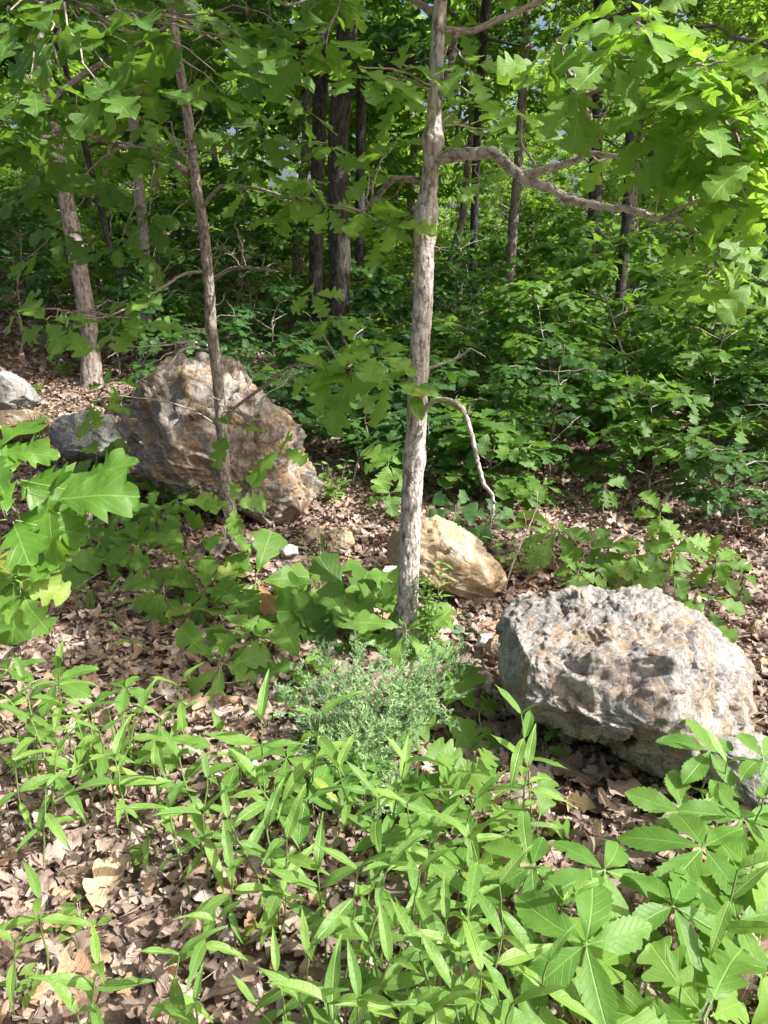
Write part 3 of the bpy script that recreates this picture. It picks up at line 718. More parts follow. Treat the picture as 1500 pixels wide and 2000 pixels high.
# ------------------------------------------------------------------ trees: builder used for all larger ones
def build_tree(name, label, path, r0, r1, bark, crown, leafk, leafm, nlimb=10, whorls=7, leafsize=0.13, cap=300, group=None, seed=0, sides=18, rough=0.07, cat='tree', low=0.35, perw=6):
    """path: trunk points in world space; crown: (radius, bottom z, top z) around the trunk top."""
    r = np.random.default_rng(seed); base = np.array(path[0]); root = thing(name, label, cat, base, group)
    P = smooth_path(path, 60); t = np.linspace(0, 1, 60)
    rad = r0 + (r1 - r0) * t; rad = rad * (1 + 0.5 * np.exp(-t * 30))
    link('trunk', tubes_mesh('trunk', [(P - base, rad, sides, rough)], M[bark]), root)
    cr, zb, zt = crown; segs, Ls = [], []
    for k in range(nlimb):
        zz = zb + (zt - zb) * (k + 0.5) / nlimb; tz = np.searchsorted(P[:, 2], min(zz - cr * 0.25, P[-1, 2] - 0.1)); tz = int(np.clip(tz, 2, 58))
        a = k * 2.4 + r.uniform(-0.5, 0.5); f = 1 - 0.55 * abs((zz - zb) / (zt - zb) - 0.4)
        e = np.array([P[tz, 0] + math.cos(a) * cr * f, P[tz, 1] + math.sin(a) * cr * f, zz + r.uniform(-0.3, 0.4)])
        lp = wiggle(P[tz], e, 9, 0.08, r, 0.06); segs.append((lp - base, np.linspace(rad[tz] * 0.45, 0.012, 9), 6))
        ss = []
        for m_ in range(4):
            i = 3 + m_ ; q = lp[min(i + 1, 8)]; e2 = q + (unit(r.normal(0, 1, 3) + 0.7 * unit(e - P[tz])) * cr * r.uniform(0.3, 0.55)) * np.array([1, 1, 0.7])
            sp = wiggle(q, e2, 6, 0.1, r, 0.03); segs.append((sp - base, np.linspace(0.014, 0.005, 6), 4))
            Ls += grow_twigs(sp, 0.008, 0.15, whorls, cr * 0.22, leafsize, perw, ss, r)
        segs += [(s[0] - base, s[1], 3) for s in ss]
    link('branches', tubes_mesh('branches', segs, M[bark if bark != 'bark_pale' else 'twig']), root)["kind"] = "stuff"
    hang_leaves(root, cat_leaves(Ls), leafk, leafm, cap, 'mid', base)
    return root

def trunk_path(pts, Y, top_z, lean=(0, 0)):
    """pts: photo pixels from the foot up; carried on to top_z."""
    P = [at(px, py, Y) for px, py in pts]; P[0][2] = gh(P[0][0], P[0][1]) - 0.05
    d = unit(P[-1] - P[-2]); s = (top_z - P[-1][2]) / max(d[2], 0.3)
    P.append(P[-1] + d * s * 0.5 + np.array([lean[0], lean[1], 0]) * 0.5); P.append(P[-1] + d * s * 0.5 + np.array([lean[0], lean[1], 0]))
    return np.array(P)

GT = "oak trees with tall trunks"
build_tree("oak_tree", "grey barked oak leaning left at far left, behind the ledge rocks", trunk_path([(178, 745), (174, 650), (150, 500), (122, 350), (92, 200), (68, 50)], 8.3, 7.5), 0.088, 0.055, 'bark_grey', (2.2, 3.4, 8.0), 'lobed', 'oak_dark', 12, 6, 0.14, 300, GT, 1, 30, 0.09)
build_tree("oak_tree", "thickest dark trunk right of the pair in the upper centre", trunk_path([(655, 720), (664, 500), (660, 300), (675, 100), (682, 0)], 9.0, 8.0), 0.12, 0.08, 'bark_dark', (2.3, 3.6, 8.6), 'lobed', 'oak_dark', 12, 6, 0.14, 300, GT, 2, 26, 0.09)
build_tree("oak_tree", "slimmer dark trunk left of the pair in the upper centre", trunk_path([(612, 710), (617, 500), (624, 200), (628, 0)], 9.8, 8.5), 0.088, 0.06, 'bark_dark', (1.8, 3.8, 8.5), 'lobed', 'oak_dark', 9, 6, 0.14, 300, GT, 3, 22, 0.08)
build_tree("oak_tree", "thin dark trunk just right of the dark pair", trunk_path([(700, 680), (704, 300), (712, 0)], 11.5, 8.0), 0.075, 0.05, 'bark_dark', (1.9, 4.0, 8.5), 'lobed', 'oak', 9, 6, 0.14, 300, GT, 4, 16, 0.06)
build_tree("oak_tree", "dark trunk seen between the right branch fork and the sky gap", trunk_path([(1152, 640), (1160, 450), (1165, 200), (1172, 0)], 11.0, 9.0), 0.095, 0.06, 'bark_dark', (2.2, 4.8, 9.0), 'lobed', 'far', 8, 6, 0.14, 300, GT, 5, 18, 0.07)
build_tree("oak_tree", "lit grey brown trunk beyond the branch right of the central sapling", trunk_path([(990, 640), (1000, 470), (1012, 330), (1025, 100)], 13, 9.0), 0.085, 0.05, 'bark_grey', (2.2, 5.0, 9.5), 'lobed', 'far', 8, 6, 0.15, 250, GT, 6, 16, 0.07)
build_tree("oak_tree", "leaning trunk beyond the drooping leaves at right edge", trunk_path([(1395, 640), (1440, 480), (1478, 370), (1530, 200)], 10.5, 8.0), 0.09, 0.06, 'bark_grey', (2.2, 3.8, 8.5), 'lobed', 'oak', 10, 6, 0.14, 300, GT, 7, 18, 0.07)
build_tree("oak_tree", "pale slim trunk behind the left sapling", trunk_path([(290, 720), (283, 500), (262, 250), (250, 100)], 11, 8.0), 0.075, 0.045, 'bark_pale', (2.0, 3.8, 8.5), 'lobed', 'oak', 9, 6, 0.14, 300, GT, 8, 16, 0.07)
build_tree("oak_tree", "dark leaning young trunk crossing behind the left sapling", trunk_path([(275, 640), (245, 560), (215, 480), (190, 380)], 9.0, 6.0), 0.04, 0.02, 'bark_dark', (1.5, 3.0, 6.0), 'lobed', 'oak_dark', 7, 5, 0.13, 250, GT, 9, 10, 0.05)
# added oaks, mostly out of view, placed so their crowns shade the middle distance
for k, (x, y, zb, zt, cr) in enumerate([(3.6, 2.6, 4.0, 8.0, 1.8), (6.4, 6.0, 4.4, 9, 2.6), (-4.0, 6.6, 4.6, 8.0, 2.0), (2.2, 7.6, 4.2, 8.5, 2.1), (5.0, 9.0, 4.2, 9, 2.5), (0.9, 5.6, 4.6, 7.6, 1.3), (-3.1, 3.5, 4.0, 8.0, 2.0)]):
    g = gh(x, y)
    if k in (5,): pth = [(x + 0.25, y + 4.6, g), (x + 0.2, y + 4.4, 2.5), (x + 0.1, y + 3, 4.2), (x, y, zt)]
    else: pth = [(x, y, g - 0.05), (x + 0.05, y, 2.0), (x, y + 0.1, zb), (x + 0.1, y, zt)]
    build_tree("oak_tree", ["slim oak outside the right edge whose crown shades the thicket", "tall oak outside the right edge shading the litter", "oak outside the left edge behind the ledge rocks",
                            "straight oak in the middle of the right thicket", "oak deep in the right thicket with a high crown", "oak in the thicket bending its crown over the ochre boulder", "oak outside the left edge beside the ledge rocks"][k],
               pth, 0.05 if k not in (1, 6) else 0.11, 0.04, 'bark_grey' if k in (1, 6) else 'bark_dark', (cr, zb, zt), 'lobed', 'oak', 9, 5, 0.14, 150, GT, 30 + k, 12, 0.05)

# ------------------------------------------------------------------ far trees: five crown shapes shared between many trees
def crown_variant(k):
    r = np.random.default_rng(500 + k); segs, Ls = [], []
    rad, h = r.uniform(2.0, 2.8), r.uniform(5.0, 7.0)
    for j in range(15):
        z = h * (j + 0.5) / 15; a = j * 2.4 + r.uniform(-0.4, 0.4); f = 1 - 0.5 * abs(z / h - 0.4)
        e = np.array([math.cos(a) * rad * f, math.sin(a) * rad * f, z + r.uniform(0, 0.8)]); p = np.array([0, 0, max(z - 0.6, 0)])
        lp = wiggle(p, e, 8, 0.08, r, 0.05); segs.append((lp, np.linspace(0.04, 0.01, 8), 5))
        for m_ in range(5):
            q = lp[min(2 + m_, 7)]; e2 = q + unit(r.normal(0, 1, 3) + 0.6 * unit(e - p)) * rad * r.uniform(0.25, 0.5)
            ss = []; Ls += grow_twigs(wiggle(q, e2, 5, 0.1, r), 0.008, 0.1, 7, rad * 0.2, 0.17, 6, ss, r); segs.append((wiggle(q, e2, 5, 0.1, r), np.linspace(0.012, 0.006, 5), 3))
    L = cat_leaves(Ls)
    fo = merge_leaves('foliage', template('lobed', 'far', k % NVAR), L[0], basis(L[1], L[2]), L[3], r.random(len(L[0])), M['far'])
    return fo, tubes_mesh('branches', segs, M['bark_grey']), h
CV = [crown_variant(k) for k in range(5)]
far_spots = []
tries = 0
while len(far_spots) < 70 and tries < 6000:
    tries += 1
    y = rng.uniform(12.5, 46); x = rng.uniform(-0.62 * y - 3, 0.62 * y + 3)
    if all((x - a) ** 2 + (y - b) ** 2 > (1.9 + y * 0.03) ** 2 for a, b in far_spots):
        u = 750 + F * x / y
        if 1055 < u < 1145: continue             # the gap where sky shows
        far_spots.append((x, y))
far_spots.sort(key=lambda s: s[1])
def f_zone(q): return (0 if q[0] < -0.08 * q[1] else (1 if q[0] < 0.22 * q[1] else 2)), (0 if q[1] < 20 else (1 if q[1] < 30 else 2))
fr_ = rank_labels(far_spots, f_zone)
for k, (x, y) in enumerate(far_spots):
    side = "left of the paired trunks" if x < -0.08 * y else ("between paired trunks and sky gap" if x < 0.22 * y else "right of the sky gap")
    depth = "nearer woodland" if y < 20 else ("middle woodland" if y < 30 else "far woodland")
    g = gh(x, y); cb = rng.uniform(1.6, 3.6) if y > 18 else rng.uniform(3.0, 4.2); s = rng.uniform(0.85, 1.35)
    root = thing("oak_tree", f"{nl(fr_[k])} of oaks in {depth} {side}", "tree", (x, y, g), "oaks of the woodland behind")
    fo, br, h = CV[int(rng.integers(5))]; top = cb + h * s * 0.85
    lx, ly = rng.normal(0, 0.35, 2)
    P = wiggle((0, 0, -0.1), (lx, ly, top), 14, 0.03)
    link('trunk', tubes_mesh('trunk', [(P, np.linspace(rng.uniform(0.06, 0.13), 0.03, 14), 9)], M['bark_dark' if rng.random() < 0.2 else 'bark_grey']), root)
    for nm, me in (('foliage', fo), ('branches', br)):
        o = link(nm, me, root, (lx * 0.5, ly * 0.5, cb)); o.rotation_euler = (0, 0, rng.uniform(0, 6.28)) if nm == 'foliage' else (0, 0, 0); o.scale = (s, s, s); o["kind"] = "stuff"
        if nm == 'foliage': rot_ = o.rotation_euler.copy()
        else: o.rotation_euler = rot_
# a far wood that closes the view (reads as one mass)
n = 60000; yy = rng.uniform(47, 75, n); xx = rng.uniform(-1, 1, n) * yy * 0.75; zz = rng.uniform(0, 1, n) ** 0.9 * (6 + 3 * vnoise(np.stack([xx * 0.15, yy * 0.1, yy * 0], 1), 9)) + 0.2
pos = np.stack([xx, yy, zz], 1); keep = vnoise(pos * 0.55, 8) + 0.35 * vnoise(pos * 1.6, 9) > -0.15; pos = pos[keep]
keep = ~((xx[keep] / yy[keep] > 0.205) & (xx[keep] / yy[keep] < 0.27) & (pos[:, 2] > 5.0)); pos = pos[keep]
tipd = rng.normal(0, 1, pos.shape) * np.array([1, 1, 0.4]); nr = np.array([0, 0, 1.0]) + rng.normal(0, 0.4, pos.shape)
o = link("distant_woods", merge_leaves('distant_woods', template('lobed', 'tiny', 0), pos, basis(tipd, nr), rng.uniform(0.35, 0.6, len(pos)), rng.random(len(pos)), M['far']))
tag(o, "distant green wood closing the view between the trunks", kind="stuff")

# ------------------------------------------------------------------ thicket of young oaks
def young_oak(x, y, h, label, group, seed, leafk='lobed', leafm='oak', leafsize=0.12, nb=9, cap=150, stems=1, perw=5, lean=None, cat='sapling', name='young_oak'):
    r = np.random.default_rng(seed); g = gh(x, y); base = np.array([x, y, g]); root = thing(name, label, cat, base, group); segs, Ls = [], []
    for s_ in range(stems):
        ln = r.normal(0, 0.18, 2) * h if lean is None else np.array(lean)
        P = wiggle(base - np.array([0, 0, 0.03]), base + np.array([ln[0], ln[1], h]), 12, 0.05, r)
        link('stem', tubes_mesh('stem', [(P - base, np.linspace(0.006 + 0.006 * h, 0.003, 12), 7)], M['bark_brown']), root)
        ss = []
        for k in range(nb):
            t = 0.22 + 0.78 * (k + r.random()) / nb; i = min(int(t * 11), 11); a = k * 2.4 + r.uniform(-0.6, 0.6)
            L = h * 0.36 * (1.25 - 0.8 * t) + 0.12
            e = P[i] + np.array([math.cos(a), math.sin(a), r.uniform(0.0, 0.45)]) * L
            bp = wiggle(P[i], e, 7, 0.08, r, 0.05); segs.append((bp - base, np.linspace(0.006, 0.003, 7), 5))
            Ls += grow_twigs(bp, 0.006, 0.35, 3, 0.16 + 0.05 * h, leafsize, perw, ss, r, 0.2, 0.2, sub=1 if h > 1.2 else 0)
        segs += [(q[0] - base, q[1] * 0.6, 3) for q in ss]
        Ls.append(whorl(P[-1], (0, 0, 1), 6, leafsize, 0.2, r))
    link('branches', tubes_mesh('branches', segs, M['twig']), root)["kind"] = "stuff"
    hang_leaves(root, cat_leaves(Ls), leafk, leafm, cap, 'mid' if y > 4.5 else 'near', base, 'low')
    return root

thick = [  # x, y, height
    (1.25, 5.6, 1.1), (1.9, 5.3, 0.9), (2.5, 5.9, 1.5), (3.0, 5.2, 1.4), (1.5, 6.7, 1.5), (2.3, 7.0, 1.9), (3.2, 6.9, 1.8), (0.9, 7.4, 1.3), (1.7, 8.2, 1.9), (2.8, 8.3, 2.2), (3.9, 7.9, 2.3),
    (0.2, 6.6, 0.9), (0.55, 8.8, 1.6), (-0.5, 7.4, 0.9), (-0.2, 9.6, 1.6), (1.3, 9.8, 2.1), (2.5, 10.2, 2.3), (3.8, 10.2, 2.6), (5.0, 9.6, 2.4), (4.6, 7.0, 2.0), (3.7, 5.9, 1.6),
    (-1.2, 8.6, 1.2), (-1.6, 10.3, 1.8), (-2.4, 9.4, 1.4), (-4.3, 9.2, 1.7), (-5.0, 10.8, 1.9), (-3.4, 11.2, 2.0), (0.6, 11.3, 2.0), (5.4, 11.6, 2.6), (0.75, 5.1, 0.6), (2.3, 4.75, 0.55), (0.35, 5.5, 0.55), (-5.6, 8.4, 1.6), (-2.0, 7.3, 0.8), (1.1, 6.2, .7), (2.0, 6.3, .9), (2.8, 6.4, .9), (3.4, 7.4, 1.0), (2.2, 7.8, 1.0), (1.2, 7.7, .9), (0.3, 7.9, .9), (3.1, 9.0, 1.1), (1.9, 9.1, 1.1), (0.9, 9.2, 1.0), (4.3, 8.6, 1.1), (3.9, 6.6, .9), (-0.1, 6.0, .6), (-0.9, 6.6, .7), (-1.6, 7.6, .9), (-3.0, 8.8, 1.0), (-0.3, 8.6, 1.1)]
def t_zone(q): return ("in the thicket right of trunk" if q[0] > 0.6 else ("behind the rust stained boulder" if q[0] > -2.6 else "on the slope at far left")), ("knee high" if q[2] < 0.7 else ("waist high" if q[2] < 1.3 else ("shoulder high" if q[2] < 1.8 else "head high")))
tr = rank_labels(thick, t_zone)
for k, (x, y, h) in enumerate(thick):
    zone = "in the thicket right of trunk" if x > 0.6 else ("behind the rust stained boulder" if x > -2.6 else "on the slope at far left")
    size_w = "knee high" if h < 0.7 else ("waist high" if h < 1.3 else ("shoulder high" if h < 1.8 else "head high"))
    young_oak(x, y, h, f"{nl(tr[k])} of the {size_w} young oaks {zone}", "young oaks of the thicket", 900 + k, 'post' if k % 4 == 3 else 'lobed', 'oak_dark' if (k % 3 == 0 or x < 0.6) else 'oak', 0.125 + 0.02 * (k % 3), nb=int(9 + 3 * h), cap=190)  # darker leaves behind the boulder carry the shade in their colour
# understory further back
def bush_variant(k):
    r = np.random.default_rng(700 + k); segs, Ls = [], []; h = 2.6
    P = wiggle((0, 0, -0.05), (0.2, 0.1, h), 10, 0.05, r); segs.append((P, np.linspace(0.025, 0.006, 10), 6))
    for j in range(24):
        t = 0.1 + 0.9 * j / 24; i = int(t * 9); a = j * 2.4; L = 1.25 * (1.2 - 0.6 * t)
        e = P[i] + np.array([math.cos(a), math.sin(a), r.uniform(0.0, 0.5)]) * L; bp = wiggle(P[i], e, 6, 0.08, r)
        segs.append((bp, np.linspace(0.01, 0.004, 6), 4)); ss = []
        Ls += grow_twigs(bp, 0.006, 0.25, 6, 0.38, 0.14, 6, ss, r, 0.2)
    L = cat_leaves(Ls); return merge_leaves('foliage', template('lobed', 'far', k), L[0], basis(L[1], L[2]), L[3], r.random(len(L[0])), M['oak' if k < 2 else 'far']), tubes_mesh('stem', segs, M['bark_brown'])
BV = [bush_variant(k) for k in range(4)]
sp = []; tries = 0
while len(sp) < 64 and tries < 4000:
    tries += 1; y = rng.uniform(11.5, 30); x = rng.uniform(-0.6 * y - 1, 0.6 * y + 1)
    if all((x - a) ** 2 + (y - b) ** 2 > 1.7 ** 2 for a, b in sp): sp.append((x, y))
def b_zone(q): return ("at left" if q[0] < -0.1 * q[1] else ("behind the central trunk" if q[0] < 0.15 * q[1] else "at right")), ("nearer" if q[1] < 16 else ("middle" if q[1] < 22 else "farther"))
br_ = rank_labels(sp, b_zone)
for bi, (x, y) in enumerate(sp):
    side = "at left" if x < -0.1 * y else ("behind the central trunk" if x < 0.15 * y else "at right")
    root = thing("oak_bush", f"{nl(br_[bi])} of the {b_zone((x, y))[1]} leafy background bushes {side}", "bush", (x, y, gh(x, y)), "bushes of the background understory")
    fo, st = BV[int(rng.integers(4))]; s = rng.uniform(0.8, 1.35); a = rng.uniform(0, 6.28)
    for nm, me in (('foliage', fo), ('stem', st)):
        o = link(nm, me, root); o.rotation_euler = (0, 0, a); o.scale = (s, s, s)
        if nm == 'foliage': o["kind"] = "stuff"

# ------------------------------------------------------------------ central sapling
CY = 2.95
root = thing("oak_sapling", "pale barked slender oak in the middle with a long bent branch to the right", "tree", atz(800, 1270, 0))
CB = np.array(root.location)
def W(pts): return np.array([at(*p) for p in pts])
tp = W([(788, 1300, 2.93), (797, 1150, CY), (803, 1000, CY), (812, 850, CY), (818, 720, CY), (826, 580, 2.94), (830, 450, 2.93), (842, 320, 2.92), (850, 190, 2.9), (853, 120, 2.9), (860, 0, 2.88), (868, -160, 2.85), (872, -330, 2.83)])
tp[0][2] = gh(tp[0][0], tp[0][1]) - 0.05
P = smooth_path(tp, 420); t = np.linspace(0, 1, 420)
rad = np.interp(t, [0, 0.012, 0.05, 0.3, 0.62, 0.68, 1], [0.075, 0.058, 0.043, 0.039, 0.034, 0.027, 0.017])
frac = lambda py: float(np.interp(-py, [-1300, -1150, -1000, -850, -720, -580, -450, -320, -190, 0, 160, 330], [0, .093, .19, .28, .365, .455, .54, .62, .70, .80, .9, 1]))
link('trunk', tubes_mesh('trunk', [(P - CB, rad, 56, 0.085, ((frac(180), 0.55, 0.012), (frac(310), 0.25, 0.012), (frac(800), 0.18, 0.012), (frac(352), 0.2, 0.01)))], M['bark_pale']), root)
segsC, LsC = [], []
def branch(root, base, pts, r0, r1, mat, knots=(), rough=0.10, sides=14, n=60, label=None, name='branch'):
    P_ = smooth_path(W(pts), n); P_[1:-1] += rng.normal(0, r0 * 0.10, (n - 2, 3))
    o = link(name, tubes_mesh(name, [(P_ - base, np.linspace(r0, r1, n), sides, rough, knots)], M[mat]), root)
    if label: o["label"] = label
    return P_
bR = branch(root, CB, [(850, 312, 2.92), (885, 304, 2.85), (925, 300, 2.78), (965, 300, 2.7), (1000, 330, 2.62), (1030, 352, 2.56), (1075, 368, 2.5), (1110, 390, 2.46), (1170, 402, 2.42), (1240, 412, 2.38), (1290, 428, 2.35), (1335, 432, 2.32), (1370, 470, 2.28), (1400, 520, 2.22)], 0.021, 0.005, 'bark_pale', n=110)
bR2 = branch(root, CB, [(1032, 345, 2.56), (1060, 332, 2.5), (1100, 322, 2.44), (1130, 310, 2.4), (1152, 285, 2.36), (1155, 250, 2.32), (1145, 215, 2.28), (1125, 192, 2.24), (1118, 150, 2.2)], 0.013, 0.005, 'bark_pale')
bR3 = branch(root, CB, [(1150, 298, 2.36), (1200, 305, 2.3), (1250, 315, 2.24), (1310, 325, 2.2), (1370, 330, 2.15)], 0.007, 0.003, 'bark_pale')
bR4 = branch(root, CB, [(1125, 192, 2.24), (1180, 170, 2.2), (1230, 150, 2.15), (1270, 140, 2.1), (1350, 130, 2.05)], 0.007, 0.003, 'twig')
bR5 = branch(root, CB, [(1230, 150, 2.15), (1290, 190, 2.1), (1370, 210, 2.05), (1430, 250, 2.0)], 0.005, 0.003, 'twig')
bR6 = branch(root, CB, [(1290, 428, 2.35), (1340, 400, 2.3), (1400, 380, 2.2), (1470, 360, 2.15)], 0.006, 0.003, 'bark_pale')
bL = branch(root, CB, [(832, 358, 2.92), (800, 350, 3.0), (765, 352, 3.05), (745, 375, 3.1), (720, 400, 3.15)], 0.013, 0.008, 'bark_brown')
bD = branch(root, CB, [(825, 812, 2.93), (838, 790, 2.9), (862, 780, 2.86), (895, 790, 2.82), (912, 818, 2.8), (924, 860, 2.78), (934, 905, 2.76), (945, 945, 2.75), (962, 968, 2.75), (963, 1004, 2.75)], 0.010, 0.006, 'dead_wood', label="bare bleached branch hanging down")
bT = branch(root, CB, [(832, 722, 2.94), (860, 712, 2.92), (885, 704, 2.9), (908, 690, 2.88), (918, 681, 2.87), (940, 692, 2.86)], 0.0055, 0.002, 'dead_wood', label="bare bleached twig")
bF = branch(root, CB, [(852, 200, 2.9), (868, 170, 2.88), (880, 130, 2.86), (890, 60, 2.8)], 0.016, 0.008, 'bark_brown')
for pp, a, n_ in ((bR, 0.85, 2), (bR3, 0.6, 2), (bR4, 0.3, 3), (bR5, 0.2, 3), (bR6, 0.5, 2)):
    LsC += grow_twigs(pp, 0.007, a, n_, 0.2, 0.125, 4, segsC, rng, 0.3, 0.3)
def clusters(lst, segs, Ls, src=None, axis=(0, -0.4, 0.2), face=-0.55):
    """lst: (px, py, distance, n, leaf length): whorls on short twigs."""
    for (px, py, Yd, n, s) in lst:
        c = at(px, py, Yd); Ls.append(whorl(c, axis, n, s, 0.22, rng, 1.0, az0=rng.uniform(0, 6.28), N=(rng.normal(0, .35), face + rng.normal(0, .25), 0.8)))
        if src is not None:
            q = src[np.argmin(((src - c) ** 2).sum(1))]
            if np.linalg.norm(q - c) > 0.04: segs.append((wiggle(q, c, 8, 0.09, rng, 0.05), np.linspace(0.0045, 0.002, 8), 5))
def bare_twigs(pp, segs, n, L, start=0.2):
    T_ = unit(np.gradient(pp, axis=0))
    for k in range(n):
        i = int(len(pp) * rng.uniform(start, 0.97)); d = unit(T_[i] * 0.6 + rng.normal(0, .7, 3)); l = L * rng.uniform(.4, 1.2); w_ = wiggle(pp[i], pp[i] + d * l, 8, .14)
        segs.append((w_, np.linspace(.0026, .0009, 8), 5))
        for m_ in range(2):
            j = int(rng.integers(3, 7)); segs.append((wiggle(w_[j], w_[j] + unit(d + rng.normal(0, .8, 3)) * l * .4, 5, .12), np.linspace(.0014, .0006, 5), 4))
for pp, n_, l_ in ((bR, 9, .18), (bR2, 5, .14), (bD, 4, .06), (bT, 3, .07), (bL, 4, .14), (P[120:330], 7, .16)): bare_twigs(pp, segsC, n_, l_)
allR = np.concatenate([bR[50:], bR2, bR3, bR4, bR5, bR6])
clusters([(1085, 75, 2.05, 5, .12), (1200, 100, 2.0, 5, .13), (1130, 160, 2.1, 5, .13), (1290, 185, 2.0, 5, .13), (1185, 215, 2.15, 4, .12), (1400, 215, 1.95, 5, .14), (1345, 270, 2.05, 5, .13), (1425, 320, 2.0, 5, .13),
          (1060, 120, 2.15, 4, .11), (1460, 395, 2.0, 4, .12), (1250, 250, 2.15, 4, .11), (1405, 500, 2.0, 4, .11), (1478, 545, 2.0, 4, .12), (1010, 215, 2.5, 4, .12), (1485, 200, 1.95, 4, .13), 
          (1300, 60, 2.0, 5, .12), (1420, 120, 2.0, 4, .12), (1270, 10, 2.1, 4, .12), (1490, 300, 1.9, 4, .13), (1445, 460, 2.1, 4, .12), (1340, 330, 2.3, 4, .11), (1200, 300, 2.6, 3, .11)], segsC, LsC, allR)
clusters([(980, 260, 3.4, 5, .12), (940, 350, 3.4, 5, .12), (900, 240, 3.3, 5, .12)], segsC, LsC, np.concatenate([bR[:50], P[200:300]]))
clusters([(735, 150, 2.7, 5, .13), (785, 125, 2.75, 4, .12), (915, 125, 2.7, 5, .13), (775, 190, 2.8, 4, .12), (935, 190, 2.8, 4, .13), (700, 130, 2.7, 4, .12), (780, 270, 3.4, 5, .13), (720, 330, 3.4, 5, .13), (830, 60, 3.2, 4, .13), (900, 50, 3.1, 4, .13)], segsC, LsC, np.concatenate([bF, bL, P[270:330]]))
# the crown above the view
for k in range(14):
    a = k * 2.4; i = 345 + int(k * 5); q = P[i]; e = q + np.array([math.cos(a) * 1.1, math.sin(a) * 0.9, rng.uniform(0.2, 0.8)])
    bp = wiggle(q, e, 9, 0.08); segsC.append((bp, np.linspace(0.012, 0.004, 9), 6)); LsC += grow_twigs(bp, 0.008, 0.3, 5, 0.3, 0.15, 5, segsC)
link('twigs', tubes_mesh('twigs', [(s[0] - CB, *s[1:]) for s in segsC], M['twig']), root)["kind"] = "stuff"
hang_leaves(root, cat_leaves(LsC), 'lobed', 'fresh', 300, 'near', CB, 'low')
for (px, py, s, az, el, mk) in [(815, 765, .12, 0.1, 0.1, 'yellow'), (870, 785, .13, -0.5, -0.15, 'fresh'), (812, 790, .11, -1.7, -0.9, 'oak')]:
    c = at(px, py, 2.85); tip = np.array([[math.cos(az), math.sin(az), el]]); rt = basis(tip, np.array([[0.0, -0.5, 1.0]]))[0]
    put_leaf(root, 'lobed' if mk == 'fresh' else 'oval', 'near', mk, c - rt[:, 1] * s * 0.5, rt, s, CB)

# ------------------------------------------------------------------ left sapling
LY = 4.15
root = thing("oak_sapling", "slim brown oak sapling in front of the rust stained boulder, leaning left", "tree", atz(460, 1085, 0)); LB = np.array(root.location)
ly = LB[1]
tp = W([(462, 1095, ly), (452, 1010, ly), (441, 940, ly), (434, 850, ly), (425, 740, ly - .02), (413, 640, ly - .05), (408, 560, ly - .07), (398, 450, ly - .1), (384, 370, ly - .12), (376, 300, ly - .14), (366, 220, ly - .17), (350, 130, ly - .2), (338, 40, ly - .22), (325, -60, ly - .25), (310, -250, ly - .3), (300, -420, ly - .3)])
P = smooth_path(tp, 360)
rad = np.interp(np.linspace(0, 1, 360), [0, 0.015, 0.06, 0.5, 0.75, 1], [0.054, 0.041, 0.032, 0.025, 0.020, 0.012])
link('trunk', tubes_mesh('trunk', [(P - LB, rad, 44, 0.075)], M['bark_brown']), root)
segsL, LsL, LsF = [], [], []
B1 = branch(root, LB, [(368, 338, 4.0), (340, 318, 3.8), (300, 300, 3.6), (250, 286, 3.4), (200, 272, 3.2), (150, 262, 3.0), (80, 268, 2.9), (0, 285, 2.8)], 0.017, 0.006, 'bark_brown')
B2 = branch(root, LB, [(336, 30, 3.9), (300, 28, 3.6), (240, 22, 3.2), (180, 12, 2.9), (110, 0, 2.7)], 0.012, 0.005, 'bark_brown')
B3 = branch(root, LB, [(398, 405, 4.0), (415, 380, 3.8), (440, 362, 3.6), (500, 368, 3.4), (570, 388, 3.2), (640, 400, 3.0), (700, 412, 2.9), (800, 470, 3.0)], 0.009, 0.003, 'twig')
B4 = branch(root, LB, [(415, 548, 4.1), (445, 528, 4.0), (480, 522, 3.9), (545, 532, 3.7)], 0.010, 0.004, 'bark_brown')
B5 = branch(root, LB, [(402, 530, 4.1), (360, 535, 4.0), (320, 560, 3.8), (270, 590, 3.6), (200, 620, 3.4), (140, 610, 3.2)], 0.008, 0.003, 'twig')
B6 = branch(root, LB, [(405, 675, 4.1), (370, 667, 4.0), (320, 674, 3.9), (245, 676, 3.8), (213, 652, 3.75)], 0.006, 0.002, 'dead_wood', label="bare grey twig")
B7 = branch(root, LB, [(406, 684, 4.1), (375, 678, 4.0), (348, 688, 3.9), (330, 712, 3.85), (270, 745, 3.8)], 0.0075, 0.003, 'dead_wood', label="bare grey twig")
B8 = branch(root, LB, [(438, 812, 4.1), (480, 780, 3.95), (520, 752, 3.8), (570, 716, 3.6), (630, 715, 3.4), (690, 702, 3.2)], 0.009, 0.003, 'twig', label="forked bare twig reaching right over the boulder")
B9 = branch(root, LB, [(425, 832, 4.1), (385, 806, 4.0), (330, 786, 3.9), (260, 776, 3.7), (195, 770, 3.5)], 0.005, 0.002, 'twig')
B10 = branch(root, LB, [(575, 720, 3.6), (552, 752, 3.55), (522, 768, 3.5), (508, 790, 3.5), (508, 815, 3.5)], 0.003, 0.0015, 'dead_wood')
for pp, n_, l_ in ((B1, 8, .2), (B4, 5, .18), (B5, 5, .2), (B6, 6, .16), (B7, 6, .16), (B8, 9, .18), (B9, 4, .14), (P[60:300], 9, .22)): bare_twigs(pp, segsL, n_, l_)
